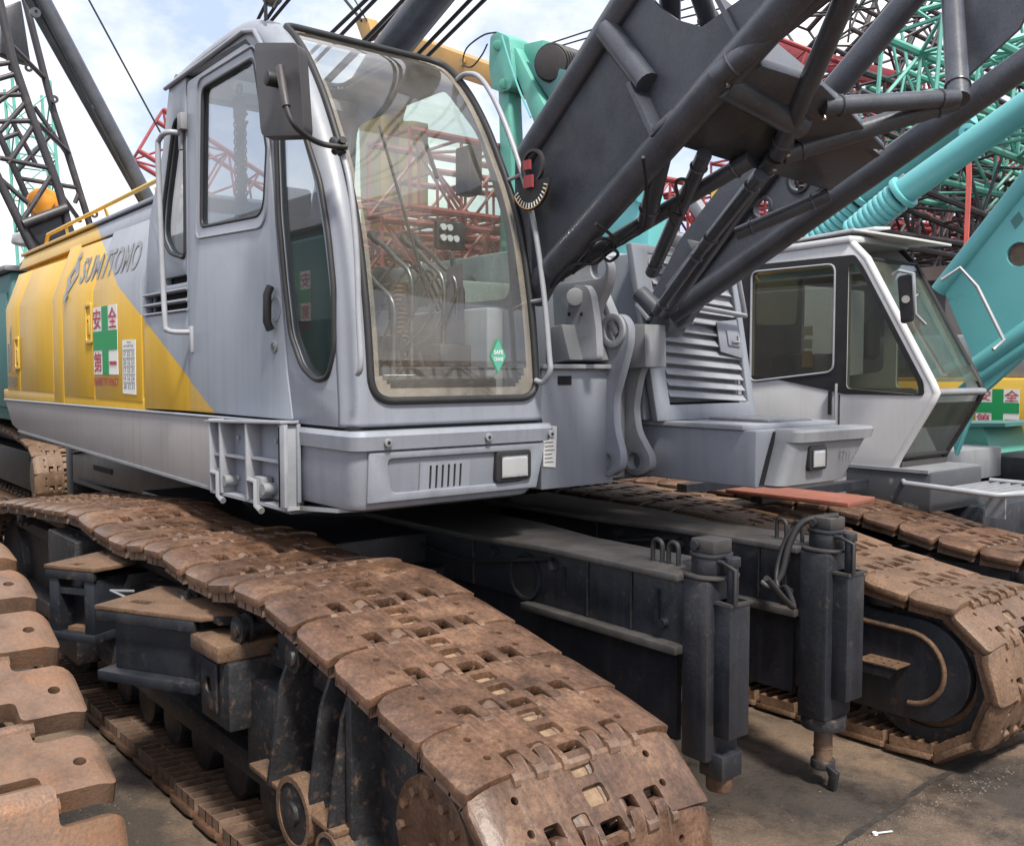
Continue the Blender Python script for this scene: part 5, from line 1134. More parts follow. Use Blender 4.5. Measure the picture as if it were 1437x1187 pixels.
# ================================================================ SECOND CRANE: white cab, teal boom
c2 = thing('crawler_crane', 'crawler crane with white angular cab and bright teal boom, parked beyond the first', 'crawler crane', (-6.5, 8.4, 0))
t2 = assembly('crawler_track', c2)
lay_shoes(t2, track_path(-2.55, -9.0, .46, [(-9.0, .92), (-7.0, 1.12), (-5, 1.15), (-4.2, 1.12), (-3.7, 1.05), (-3.2, .96), (-2.55, .90)]), 6.95, shoe=SHOE, start=.2, tilt=2)
part('track_frame', c2, black, box(-8.8, -2.9, 6.7, 7.2, .25, .8), bev=.01)
part('drive_wheel', c2, blackrust, cyl((-2.55, 6.75, .46), (-2.55, 7.1, .46), .35, 30), bev=.02)
t2b = assembly('crawler_track', c2)
lay_shoes(t2b, track_path(-2.3, -9.0, .46, [(-9.0, .92), (-7.0, 1.1), (-5, 1.12), (-3.2, 1.05), (-2.3, .92)]), 10.6, shoe=SHOE_TAN, start=.1, tilt=2)
part('track_frame', c2, black, box(-8.8, -2.6, 10.3, 10.8, .25, .85), bev=.01)
part('carbody', c2, black, box(-8.0, -3.6, 7.8, 10.2, .35, 1.05), bev=.02)
h2 = part('house_frame', c2, greyd, box(-10.5, -4.45, 7.05, 10.0, 1.08, 1.38), bev=.01)
strip = part('frame_strip', h2, mat('patched_grey_paint', (.27, .27, .28), .5, var=.15, dirt=(.42, .07, .05), dirt_amt=.42, dscale=4.5), box(-7.6, -4.46, 7.02, 7.06, 1.14, 1.36))
part('machinery_house', c2, white, box(-10.5, -6.0, 7.1, 10.0, 1.38, 3.05), bev=.03)
Y2, Y3 = 7.2, 8.02
def q2(x, y, yy=Y2): return ony(x, y, yy)
fpz = [(-4.47, 3.20), (-4.33, 3.06), (-3.76, 2.06), (-3.72, 1.98), (-3.76, 1.90), (-4.02, 1.46), (-4.06, 1.36)]
side = [V((-6.0, Y2, 1.36)), V((-6.0, Y2, 3.16))] + [V((x, Y2, z)) for x, z in fpz]
sw1 = rpoly([V((-5.45, Y2, 2.05)), V((-5.45, Y2, 3.04)), V((-4.60, Y2, 3.04)), V((-4.60, Y2, 2.14))], .07, 4)
sw2 = rpoly([V((-4.48, Y2, 2.0)), V((-4.48, Y2, 3.02)), V((-4.40, Y2, 3.02)), V((-3.86, Y2, 2.06)), V((-3.84, Y2, 1.96))], .04, 4)
cab2 = part('cab', c2, white, plate(side, [sw1, sw2], (0, .05, 0)), bev=.012)
blk = rpoly([V((-5.9, Y2 - .006, 2.16)), V((-5.9, Y2 - .006, 3.10)), V((-4.42, Y2 - .006, 3.10)), V((-4.34, Y2 - .006, 2.99)), V((-3.81, Y2 - .006, 2.06)), V((-3.80, Y2 - .006, 1.955)), V((-4.5, Y2 - .006, 1.955)), V((-4.62, Y2 - .006, 1.98)), V((-5.2, Y2 - .006, 2.08))], .03, 3)
part('window_surround', cab2, rubber, plate(blk, [[p + V((0, -.006, 0)) for p in sw1], [p + V((0, -.006, 0)) for p in sw2]], (0, .01, 0)))
gl2 = glass('smoked_window_glass', (.66, .66, .58), .95, f0=1.9, dust=.03)
part('side_window', cab2, gl2, plate([p + V((0, .01, 0)) for p in sw1], [], (0, .005, 0))); part('side_window', cab2, gl2, plate([p + V((0, .01, 0)) for p in sw2], [], (0, .005, 0)))
part('window_seal', cab2, pipe_m, tube([p + V((0, -.005, 0)) for p in sw1], .010, 6, closed=True))
part('cab_side', cab2, white, plate([p + V((0, Y3 - Y2, 0)) for p in side], [[p + V((0, Y3 - Y2, 0)) for p in sw1], [p + V((0, Y3 - Y2, 0)) for p in sw2]], (0, -.04, 0)))
part('side_window', cab2, gl_side, plate([V((-5.45, Y3 - .02, 2.05)), V((-5.45, Y3 - .02, 3.04)), V((-4.40, Y3 - .02, 3.02)), V((-3.86, Y3 - .02, 2.06))], [], (0, .004, 0)))
part('rear_wall', cab2, ochre, box(-6.0, -5.95, Y2 + .05, Y3 - .04, 1.36, 3.1))
part('cab_floor', cab2, plast, box(-5.9, -4.0, Y2 + .05, Y3 - .05, 1.36, 1.42))
def fq(i, y): return V((fpz[i][0], y, fpz[i][1]))
part('front_window', cab2, gl_pale, plate([fq(1, Y2 + .06), fq(2, Y2 + .06), fq(2, Y3 - .03), fq(1, Y3 - .03)], [], (.006, 0, .003)))
part('lower_window', cab2, glass('dark_dusty_glass', (.42, .5, .46), .9, f0=1.7, dust=.12), plate([fq(4, Y2 + .06), fq(5, Y2 + .06), fq(5, Y3 - .03), fq(4, Y3 - .03)], [], (.006, 0, -.003)))
pts_l = [V((x, Y2 + .03, z)) for x, z in fpz]; pts_r = [V((x, Y3 - .02, z)) for x, z in fpz]
part('front_pillar', cab2, white, tube(pts_l, .034, 10)); part('front_pillar', cab2, rubber, tube(pts_r, .026, 8))
part('front_bar', cab2, greyd, tube([fq(3, Y2 + .05), fq(3, Y3 - .02)], .03, 8)); part('front_bar', cab2, rubber, tube([fq(5, Y2 + .05), fq(5, Y3 - .02)], .025, 8)); part('front_bar', cab2, rubber, tube([fq(1, Y2 + .05), fq(1, Y3 - .02)], .02, 8))
part('cab_roof', cab2, white, plate([V((-6.02, Y2 - .02, 3.16)), V((-4.46, Y2 - .02, 3.20)), V((-4.40, Y2 + .1, 3.20)), V((-4.40, Y3, 3.2)), V((-6.02, Y3, 3.16))], [], (0, 0, .06)), bev=.02)
part('sun_shade', cab2, shedw, plate([V((-5.2, Y2 + .05, 3.27)), V((-4.45, Y2 + .02, 3.30)), V((-4.12, Y2 + .3, 3.22)), V((-4.05, Y3 + .05, 3.20)), V((-5.2, Y3, 3.30))], [], (0, 0, .02)), bev=.004)
part('shade_rib', cab2, shedw, plate([V((-5.2, Y2 + .2, 3.30)), V((-4.4, Y2 + .25, 3.33)), V((-4.4, Y2 + .5, 3.35)), V((-5.2, Y2 + .5, 3.35))], [], (0, 0, .02)))
ds = part('door_seam', cab2, rubber, box(-4.545, -4.535, Y2 - .004, Y2, 1.40, 1.95))
part('door_handle', cab2, rubber, box(-4.63, -4.61, Y2 - .03, Y2 - .004, 1.78, 1.98)); part('door_handle', cab2, pipe_m, tube([(-4.56, Y2 - .02, 2.04), (-4.555, Y2 - .03, 1.98), (-4.56, Y2 - .02, 1.6)], .012, 6))
m2 = part('wing_mirror', cab2, rubber, plate(rpoly([q2(1259, 388, 7.0), q2(1279, 384, 7.0), q2(1281, 450, 7.0), q2(1264, 455, 7.0)], .03, 4), [], (-.02, .06, 0)), bev=.012)
part('mirror_arm', m2, pipe_m, tube([q2(1254, 385, 7.15), q2(1262, 380, 7.0), q2(1282, 384, 7.0), q2(1284, 440, 7.02), q2(1298, 455, 7.12)], .014, 8)); part('mirror_knob', m2, chrome, cyl(q2(1271, 420, 6.985), q2(1271, 420, 7.0), .03, 12))
part('cab_rail', cab2, pipe_m, tube([V((-4.12, Y3 + .02, 2.92)), V((-4.0, Y3 + .10, 3.02)), V((-3.85, Y3 + .1, 2.85)), V((-3.62, Y3 + .1, 2.40)), V((-3.66, Y3, 2.32))], .016, 8))
part('wiper', cab2, rubber, tube([V((-4.28, Y3 - .06, 3.02)), V((-3.80, Y3 - .1, 2.2))], .012, 6))
part('driver_seat', cab2, fabric, box(-5.4, -4.9, Y2 + .2, Y2 + .6, 1.6, 2.3), bev=.05, seg=3)
part('driver_console', cab2, plast, box(-4.6, -4.2, Y2 + .15, Y2 + .65, 1.42, 2.0), bev=.04)
part('monitor', cab2, rubber, obox((-4.55, Y2 + .5, 2.42), (.03, 0, .02), (0, .09, 0), (0, 0, .16)), bev=.01)
part('paper_sheet', cab2, cream, plate(rpoly([V((-5.42, Y2 + .03, 2.56)), V((-5.42, Y2 + .03, 3.0)), V((-4.98, Y2 + .03, 2.98)), V((-5.0, Y2 + .03, 2.55))], .04, 3), [], (0, .003, 0)))
part('warning_label', cab2, yel, box(-4.93, -4.83, Y2 + .03, Y2 + .034, 2.18, 2.32)); part('warning_label', cab2, signw, box(-4.93, -4.83, Y2 + .03, Y2 + .034, 2.34, 2.42)); part('warning_label', cab2, signw, box(-4.93, -4.83, Y2 + .03, Y2 + .034, 2.45, 2.53))
bs2 = part('cab_base', c2, mat('peeling_grey_paint', (.055, .06, .07), .5, var=.2, dirt=(.33, .31, .30), dirt_amt=.25, dscale=3.5), box(-4.75, -3.72, Y2 - .02, Y3, 1.04, 1.36), bev=.02)
part('base_lip', bs2, greyd, box(-4.7, -3.74, Y2 - .03, Y3, 1.35, 1.375))
stp = part('step_grate', c2, pipe_m, tube([q2(1262, 668, 7.4), q2(1270, 678, 7.1), V((-3.2, 7.15, 1.24)), V((-3.1, 7.3, 1.25)), V((-3.1, 7.9, 1.26)), V((-3.6, 7.9, 1.26))], .022, 8))
for i in range(6): part('grate_bar', stp, pipe_m, box(-3.62 + .085 * i, -3.60 + .085 * i, 7.16, 7.88, 1.235, 1.255))
part('step_hanger', stp, greyd, box(-3.45, -3.30, 7.5, 7.52, 1.02, 1.24))
bm2 = assembly('boom', c2)
yb2 = 8.6; qb = lambda x, y: ony(x, y, yb2)
plt = part('boom_plate', bm2, teal, plate([qb(1322, 402), qb(1437, 258), qb(1560, 105), qb(1640, 330), qb(1437, 452), qb(1376, 528)], [circ(qb(1430, 357), (0, 1, 0), .105, 24)], (0, .04, 0)))
part('hole_cup', plt, rust, cyl(qb(1430, 357) + V((0, .04, 0)), qb(1430, 357) + V((0, .2, 0)), .10, 20)); part('plate_label', plt, teald, plate([qb(1418, 310), qb(1430, 297), qb(1437, 308), qb(1425, 322)], [], (0, -.003, 0)))
for a, b_, r in (((1316, 408), (1560, 100), .075), ((1372, 512), (1640, 322), .085), ((1372, 532), (1640, 350), .06)): part('boom_tube', bm2, teal, tube([qb(*a) + V((0, .02, 0)), qb(*b_) + V((0, .02, 0))], r, 16))
part('boom_foot', bm2, teal, plate([qb(1325, 560), qb(1376, 515), qb(1437, 470), qb(1437, 500), qb(1370, 560), qb(1340, 640)], [], (0, .08, 0)), bev=.01)
part('boom_plate', bm2, teal, plate([V((p.x, 9.6, p.z)) for p in (qb(1322, 402), qb(1437, 258), qb(1560, 105), qb(1640, 330), qb(1376, 528))], [], (0, .04, 0)))
def backstop(y, a, m_, e, lab):
    o = part('boom_backstop', c2, teal, tube([ony(*m_, y), ony(*e, y), ony(*e, y) + (ony(*e, y) - ony(*m_, y)) * .6], .125, 20), label=lab)
    p, q = ony(*a, y), ony(*m_, y); d = q - p
    part('spring_rod', o, teald, tube([p - d * .8, q], .07, 12))
    k = 9
    for i in range(k): part('spring_ring', o, teal, tube(circ(p + d * (-.5 + 1.4 * i / k), d, .11, 20), .038, 8, closed=True))
    part('collar', o, teal, cyl(q - d * .08, q + d * .06, .165, 20), bev=.01)
    for s in (-1, 1): part('tie_rod', o, pipe_m, tube([p - d * .5 + V((0, 0, .16 * s)), q + V((0, 0, .16 * s))], .012, 6))
    lg = ony(m_[0] + (e[0] - m_[0]) * .52, m_[1] + (e[1] - m_[1]) * .52 - 24, y)
    part('lifting_lug', o, teal, plate(circ(lg, (0, 1, 0), .07, 16), [circ(lg, (0, 1, 0), .022, 10)], (0, .03, 0)), bev=.004)
backstop(8.4, (1222, 308), (1268, 270), (1437, 152), 'long teal backstop tube with spring coils')
backstop(9.5, (1165, 318), (1208, 275), (1300, 205), 'teal backstop spring glimpsed under the dark boom')
# timber plank on the deck below
pk = part('plank', None, redp2, plate([onz(1018, 686, 1.30), onz(1190, 706, 1.30), onz(1228, 697, 1.30), onz(1068, 680, 1.30)], [], (0, 0, -.03)), bev=.004)
tagged(pk, 'flat red-brown plank lying below the white cab', 'plank')
part('plank_bracket', c2, black, box(-4.3, -4.2, 5.7, 7.1, 1.2, 1.27))
part('plank_bracket', c2, black, box(-5.0, -4.9, 5.7, 7.1, 1.2, 1.27))

# ================================================================ THIRD CRANE: yellow house, teal frame
c3 = thing('crawler_crane', 'yellow-sided crawler crane at the far right edge with a green cross safety sign', 'crawler crane', (-6.5, 13.5, 0))
h3 = part('machinery_house', c3, yel, box(-9.0, -3.6, 12.0, 14.8, 1.28, 2.06), bev=.03)
part('house_top', h3, greyd, box(-9.0, -3.6, 12.1, 14.7, 2.06, 2.6), bev=.03)
safety_sign(h3, -5.66, -5.14, 1.47, 1.925, 11.985)
part('frame_box', c3, black, box(-9, -3.4, 11.6, 15, .95, 1.26), bev=.01)
bxt = part('counter_box', c3, tealg, plate([ony(1300, 640, 10.2), ony(1392, 640, 10.2), ony(1380, 598, 10.2), ony(1300, 598, 10.2)], [], (0, .9, 0)), bev=.01)
part('box_top', bxt, teald, plate([ony(1290, 599, 10.15), ony(1410, 599, 10.15), ony(1410, 594, 10.15), ony(1290, 594, 10.15)], [], (0, 1.0, 0)))
part('dark_plate', c3, black, box(-6.8, -3.6, 10.0, 11.2, 1.02, 1.28), bev=.01)
part('red_plate', c3, mat('maroon_paint', (.12, .03, .03), .6), box(-6.8, -4.2, 10.05, 11.0, .82, 1.02))
part('pale_plate', c3, tealg, plate([ony(1385, 660, 11.0), ony(1470, 645, 11.0), ony(1470, 655, 11.0), ony(1400, 668, 11.0)], [], (0, .6, 0)))
part('crawler_track', c3, blackrust, box(-9, -3.0, 14.0, 14.8, 0, .9), bev=.2)
part('crawler_track', c3, blackrust, box(-9, -3.0, 11.7, 12.5, 0, .9), bev=.2)

# ================================================================ FAR LEFT CRANE behind the house
c4 = thing('crawler_crane', 'dark green crane behind the yellow machinery house, its lattice boom raised with an orange sheave', 'crawler crane', (-15.5, 4.2, 0))
part('machinery_house', c4, teald, box(-22, -15.6, 3.2, 6.6, 1.4, 3.6), bev=.05)
for k in range(3): part('side_door', c4, teald, box(-21.6 + 2 * k, -19.8 + 2 * k, 3.17, 3.22, 1.6, 3.3), bev=.01)
part('house_roof', c4, greyd, box(-22.1, -15.5, 3.1, 6.7, 3.6, 3.68), bev=.02)
part('front_window', c4, gl_side, box(-15.59, -15.57, 3.6, 5.2, 2.2, 3.3))
part('carbody', c4, black, box(-24, -17.8, 3.9, 7.0, .4, 1.3), bev=.05)
t4 = assembly('crawler_track', c4)
lay_shoes(t4, track_path(-15.5, -22.0, .55, [(-22.0, 1.1), (-20, 1.25), (-17.0, 1.25), (-15.5, 1.1)]), 3.75, shoe=SHOE_TAN, start=0)
part('track_frame', c4, blackrust, box(-21, -16.1, 3.5, 4.0, .3, .9), bev=.02)
part('drive_wheel', c4, rust, cyl((-15.5, 3.45, .55), (-15.5, 3.95, .55), .42, 24), bev=.02)
part('red_post', c4, redp, cyl((-14.4, 3.95, .9), (-14.4, 3.95, 1.5), .05, 10))
b4 = assembly('lattice_boom', c4)
def l4(pts, x, r, n=10, nm='boom_chord', m=darkl): return part(nm, b4, m, tube([onx(a, b, x) for a, b in pts], r, n))
XA, XB = -15.0, -16.2
l4([(-6, -20), (17, 83), (46, 167), (83, 267), (98, 325), (118, 390)], XA, .062); l4([(20, -60), (47, 47), (75, 156), (97, 222), (125, 312), (145, 380)], XB, .055)
l4([(-60, 130), (0, 256), (40, 338), (70, 400)], XA, .062); l4([(-30, 120), (0, 192), (42, 286), (60, 330)], XB, .05)
for a, b_, x0, x1 in (((-10, 92), (16, 88), XA, XA), ((-10, 134), (36, 133), XA, XA), ((-10, 171), (45, 170), XA, XA), ((0, 222), (68, 236), XA, XA), ((-5, 112), (25, 103), XA, XA), ((-5, 145), (30, 120), XA, XA), ((0, 185), (37, 143), XA, XA),
                      ((12, 230), (48, 175), XA, XA), ((30, 312), (74, 244), XA, XA), ((-10, 242), (40, 286), XA, XA), ((17, 65), (62, 110), XA, XB), ((44, 165), (97, 215), XA, XB), ((24, 250), (110, 264), XB, XB), ((80, 265), (112, 310), XA, XB),
                      ((20, 245), (75, 185), XB, XB), ((14, 165), (50, 230), XB, XB), ((2, 196), (26, 187), XB, XB), ((105, 285), (112, 268), XB, XB), ((48, 150), (98, 222), XB, XB)):
    part('boom_brace', b4, darkl, tube([onx(*a, x0), onx(*b_, x1)], .036, 8))
part('foot_plate', b4, black, plate([onx(36, 316, XA), onx(92, 290, XA), onx(112, 340, XA), onx(60, 350, XA)], [], (-.3, 0, 0)), bev=.02)
part('cross_tube', b4, darkl, tube([onx(32, 315, XA + .05), onx(94, 292, XA + .05)], .07, 10))
hk = part('hook_block', b4, black, plate([onx(6, 10, -15.6), onx(30, 0, -15.6), onx(44, 90, -15.6), onx(20, 84, -15.6), onx(0, 75, -15.6)], [], (-.2, 0, 0)), bev=.03)
shv = part('sheave', b4, orange, cyl(onx(62, 286, -15.8), onx(60, 286, -16.05), .235, 28), bev=.03)
part('sheave_guard', shv, orange, plate(rpoly([onx(42, 284, -15.7), onx(60, 268, -15.7), onx(80, 282, -15.7), onx(66, 300, -15.7), onx(48, 300, -15.7)], .05, 3), [], (-.06, 0, 0)), bev=.01)
for p in ((17, 96), (40, 96), (76, 140), (132, 301)): part('pendant_lug', b4, darkl, plate(circ(onx(*p, XB + .1), (1, 0, 0), .06, 12), [circ(onx(*p, XB + .1), (1, 0, 0), .025, 8)], (.03, 0, 0)))
part('white_tank', c4, white, cyl(onx(32, 345, -15.5), onx(34, 330, -15.5), .16, 16), bev=.03)
# gantry strut of the first crane, with lifting lugs
gs_ = part('gantry_strut', crane, boomm, tube([onx(250, 361, -10.6), onx(205, 275, -10.6), onx(58, -5, -10.6), onx(20, -77, -10.6)], .075, 14), label='long dark strut with lifting lugs above the yellow house')
part('gantry_strut', crane, boomm, tube([onx(246, 361, -10.75), onx(196, 272, -10.75), onx(40, -5, -10.75), onx(10, -60, -10.75)], .06, 12))
for p in ((136, 148), (155, 174), (50, 18)): part('lifting_lug', gs_, boomm, plate(circ(onx(p[0] - 1, p[1] + 1, -10.6), (1, 0, 0), .05, 12), [circ(onx(p[0], p[1], -10.6), (1, 0, 0), .018, 8)], (.03, 0, 0)))
part('pendant_rope', crane, rubber, tube([onx(105, 100, -11), onx(48, -10, -11), onx(0, -100, -11)], .008, 5)); part('pendant_rope', crane, rubber, tube([onx(230, 195, -11), onx(122, -5, -11), onx(60, -120, -11)], .011, 5))

# ================================================================ FAR LATTICE BOOMS AND STACKS
def lattice(label, p0, d, length, wd, hh, bay, r, m, group=None, up=V((0, 0, 1)), cat='lattice boom', rb=.5):
    p0, d = V(p0), V(d).normalized(); s = d.cross(up).normalized(); u = s.cross(d).normalized()
    t = thing('boom_section', label, cat, tuple(p0), group)
    cs = [(-1, -1), (1, -1), (1, 1), (-1, 1)]
    P_ = lambda c, l: p0 + d * l + s * (c[0] * wd / 2) + u * (c[1] * hh / 2)
    for c in cs: part('chord', t, m, tube([P_(c, 0), P_(c, length)], r, 7))
    sh = []; n = int(length / bay)
    for i in range(n):
        l0, l1 = i * bay, (i + 1) * bay; lm = (l0 + l1) / 2
        for k in range(4):
            a, b_ = cs[k], cs[(k + 1) % 4]
            if (k + i) % 2: a, b_ = b_, a
            sh.append(tube([P_(a, l0), P_(b_, l1)], r * rb, 5)); sh.append(tube([P_(a, l0), P_(b_, l0)], r * rb, 5))
    part('lacing', t, m, *sh, kind='stuff')
    return t
up_ = V((0, 0, 1)); rnd = random.Random(3)
# red stack behind the cab, running away to the right
names = ['lowest', 'second', 'third', 'fourth', 'fifth', 'topmost']
for k in range(4):
    z = .95 + k * 1.72
    lattice(f'red lattice boom, {names[k] if k < 3 else "topmost"} of the front row of the red stack behind the cab', (-17.2 + rnd.uniform(-.4, .4), 10.2 + rnd.uniform(-.4, 1), z), (rnd.uniform(-.03, .03), 1, rnd.uniform(-.012, .012)), 28, 1.6, 1.5, 1.25, .075, redp, 'red boom sections stacked behind the grey cab')
for k in range(4):
    z = .95 + k * 1.75
    lattice(f'red lattice boom, {names[k] if k < 3 else "topmost"} of the back row of the red stack behind the cab', (-20.5 + rnd.uniform(-.5, .5), 12.6 + rnd.uniform(-.6, 1), z), (rnd.uniform(-.03, .03), 1, rnd.uniform(-.012, .012)), 34, 1.7, 1.5, 1.5, .08, redp if k != 2 else mat('faded_maroon_paint', (.25, .06, .06), .6), 'red boom sections stacked behind the grey cab')
# far tangle: finer booms at odd angles behind the red rows
tang = [(-25, 15.5, 3.5, 1, .05, 'red'), (-26, 16, 5.6, 1, -.02, 'red'), (-19, 24, 7.9, 1, .03, 'red'), (-24, 19, 1.6, 1, 0, 'dark'), (-28, 20, 4.6, 1, .05, 'dark'), (-16, 24, 8.2, 1, -.03, 'dark')]
for k, (x, y, z, dy, dz, c) in enumerate(tang):
    lattice(f'{"faded red" if c == "red" else "dark brown"} lattice boom, {["low and tilted", "at mid height", "high up", "lowest", "at mid height", "highest of the dark ones"][k]} in the tangle behind the red stack', (x, y, z), (rnd.uniform(-.12, .12), dy, dz), 40, 1.5, 1.4, 1.1, .065, redp if c == 'red' else darkl, 'far tangle of boom sections', rb=.6)
more = [(-15, 27, 2.2, .02, 'red'), (-15.5, 26, 4.3, -.02, 'dark'), (-17, 28, 6.2, .03, 'red'), (-18, 30, 9.6, -.04, 'dark'), (-14, 29, 6.9, .0, 'dark'), (-20, 33, 11.2, -.05, 'red')]
for k, (x, y, z, dz, c) in enumerate(more):
    lattice(f'{"faded red" if c == "red" else "dark brown"} lattice boom, {["lowest", "lowest dark", "middle", "upper dark", "middle dark", "highest"][k]} of the loose pile far behind the teal booms', (x, y, z), (rnd.uniform(-.2, .2), 1, dz), 34, 1.3, 1.2, .95, .055, redp if c == 'red' else darkl, 'loose pile behind the teal booms', rb=.6)
# booms stacked behind the photographer: they show as broken lines in the windscreen
for k, (x, y, z, c) in enumerate(((9, 1.5, .9, tealg), (9.3, 2.2, 2.3, tealg), (11, 0, 3.6, darkl), (14, -2, 5.0, redp))):
    lattice(f'{["teal", "teal", "dark", "red"][k]} lattice boom reflected in the windscreen, {["lowest", "second", "third", "highest"][k]} of its stack', (x, y, z), (.1, 1, .02), 22, 1.2, 1.2, 1.0, .07, c, 'booms reflected in the windscreen', rb=.6)
# dark stack on the right, nearer
for k in range(5):
    z = .9 + k * 1.45
    lattice(f'dark steel lattice boom, {names[k] if k < 4 else "topmost"} of the front dark stack on the right', (-10.2 + rnd.uniform(-.3, .3), 15.5 + rnd.uniform(-.6, .6), z), (rnd.uniform(-.05, .05), 1, rnd.uniform(-.02, .02)), 30, 1.3, 1.25, 1.0, .062, darkl, 'dark boom sections stacked on the right')
for k in range(6):
    z = .9 + k * 1.6
    lattice(f'dark steel lattice boom, {names[k]} of the rear dark stack on the right', (-13.2 + rnd.uniform(-.5, .5), (14, 14, 15, 18, 22, 24)[k] + rnd.uniform(-.5, .5), z), (rnd.uniform(-.05, .05), 1, rnd.uniform(-.02, .02)), 36, 1.5, 1.4, 1.3, .07, darkl if k in (0, 1, 3) else redp, 'mixed boom sections stacked on the right')
# teal booms laid on top
def ln(label, a, ya, b, yb_, wd, hh, bay, r, m, group=None):
    p, q = ony(*a, ya), ony(*b, yb_); return lattice(label, tuple(p), q - p, (q - p).length, wd, hh, bay, r, m, group)
ln('bright teal lattice boom slanting down to the right over the dark stacks', (1275, 88), 13, (1620, 235), 20, .95, 1.0, .9, .062, tealg, 'teal boom sections on the right')
ln('teal lattice boom crossing the top right corner behind the black boom', (1260, 60), 17, (1560, -20), 19, 1.2, 1.3, 1.1, .06, tealg, 'teal boom sections on the right')
ln('thin teal lattice boom high at the right edge', (1360, 130), 15, (1600, 60), 17, 1.0, 1.0, .9, .05, tealg, 'teal boom sections on the right')
ln('teal lattice boom lying low behind the teal backstop', (1290, 215), 16, (1640, 300), 22, 1.2, 1.2, 1.1, .06, tealg, 'teal boom sections on the right')
ln('black lattice boom rising steeply behind the red stack', (1130, 60), 24, (1330, -160), 24, 1.5, 1.5, 1.4, .08, darkl, 'raised dark booms on the right')
ln('black lattice boom rising beside the teal corner boom', (1235, 120), 26, (1330, -120), 28, 1.5, 1.5, 1.4, .08, darkl, 'raised dark booms on the right')
ln('thin pale teal lattice tower far behind the left boom', (70, 515), 9, (38, 120), 9, 1.3, 1.3, 1.3, .06, tealg)
_t = ony(207, 190, 6.5); lattice('red lattice boom tip sticking out past the rear edge of the grey cab roof', tuple(_t), V((-17.5, 17.0, .9)) - _t, 12.6, .95, .95, .7, .05, redp)
ln('fine red lattice boom slanting down behind the main boom towards the white cab', (1080, 165), 18, (1560, 345), 25, 1.2, 1.2, 1.0, .055, redp, 'red booms behind the right stacks')
ln('fine red lattice boom high behind the main boom, above the white cab', (1050, 95), 20, (1560, 290), 28, 1.3, 1.3, 1.1, .06, redp, 'red booms behind the right stacks')
ln('dark lattice boom slanting down just above the dark shed roof', (1170, 185), 14.5, (1560, 345), 19, 1.1, 1.1, .9, .055, darkl, 'dark boom sections stacked on the right')
ln('fine teal lattice boom under the bright teal one', (1235, 150), 16, (1600, 290), 22, 1.0, 1.0, .85, .05, tealg, 'teal boom sections on the right')
ln('dark lattice boom crossing steeply behind the teal booms', (1190, 20), 21, (1560, 200), 27, 1.2, 1.2, 1.0, .06, darkl, 'dark boom sections stacked on the right')
for k, (xx, yy, zz) in enumerate(((-18.8, 10.5, 2.2), (-19.0, 11.0, 4.4), (-22.5, 12.2, 6.0))):
    lattice(f'{["lower", "upper", "high rear"][k]} fine red lattice boom wedged between the two red rows behind the cab', (xx, yy, zz), (.06 - .05 * k, 1, .03 - .03 * k), 22, 1.1, 1.2, .8, .05, redp, 'red boom sections stacked behind the grey cab', rb=.6)
# red solid boom butts among the stacks
for k, (pts, y, lab) in enumerate(((((1060, 30), (1085, 55), (1240, 95), (1240, 120), (1070, 80)), 22, 'red curved boom butt plate above the red stack'), (((1180, 80), (1260, 100), (1240, 118), (1180, 110)), 21, 'red boom end plate beside the teal boom'), (((1150, 165), (1230, 190), (1220, 215), (1140, 200)), 20, 'red plate among the stacked lattice booms'))):
    o = part('boom_butt', None, redp, plate([ony(*p, y) for p in pts], [], (0, .6, 0)), bev=.03); tagged(o, lab, 'boom end')
# red strap hanging at the right
stp_ = part('lifting_strap', None, redstrap, plate([ony(1352, 150, 11.5), ony(1361, 150, 11.5), ony(1363, 250, 11.5), ony(1358, 352, 11.5), ony(1352, 352, 11.5), ony(1356, 250, 11.5)], [], (0, .015, 0)))
tagged(stp_, 'red lifting strap hanging down behind the teal backstop tube', 'lifting strap')
# dark shed roof edge behind the white cab
shd = thing('shed', 'low dark shed with a rusty roof behind the white cab', 'shed', (-9, 17, 0))
part('wall', shd, plast, box(-12.5, -7.2, 14.2, 15, 0, 3.5)); part('roof', shd, mat('rusty_roof', (.10, .075, .065), .8, var=.3), box(-12.8, -7.0, 14.0, 15.2, 3.5, 3.7))

# yellow raised boom behind the cab
yc = thing('crane_boom', 'ochre box boom lying level behind the cab roof', 'crane boom', tuple(ony(700, 95, 15)))
yp = part('boom_box', yc, ochre, plate([ony(540, 40, 15), ony(575, 50, 15), ony(690, 92, 15), ony(800, 132, 15), ony(800, 160, 15), ony(690, 125, 15), ony(560, 82, 15)], [], (0, .9, 0)), bev=.02)
for p in ((560, 62), (650, 92), (760, 135)): part('side_lug', yp, ochre, plate(circ(ony(p[0], p[1] - 4, 14.98), (0, 1, 0), .1, 12), [], (0, -.06, 0)))
part('boom_post', yc, ochre, plate([ony(503, 150, 15.1), ony(540, 60, 15.1), ony(562, 60, 15.1), ony(534, 160, 15.1), ony(536, 380, 15.1), ony(508, 380, 15.1)], [], (0, .8, 0)), bev=.02)
part('boom_post', yc, ochre, plate([ony(560, 170, 15.2), ony(580, 170, 15.2), ony(580, 300, 15.2), ony(560, 300, 15.2)], [], (0, .5, 0)))
hkq = thing('hook_block', 'ochre hook block hanging on wires above the cab roof', 'hook block', tuple(ony(508, 40, 13)))
part('block', hkq, ochre, plate(rpoly([ony(498, 28, 13), ony(515, 25, 13), ony(522, 48, 13), ony(508, 56, 13)], .05, 3), [], (0, .3, 0)), bev=.02)
part('wire', hkq, rubber, tube([ony(508, 30, 13), ony(468, -20, 13), ony(440, -60, 13)], .04, 6)); part('wire', hkq, rubber, tube([ony(515, 30, 13), ony(486, -20, 13), ony(470, -60, 13)], .02, 6))

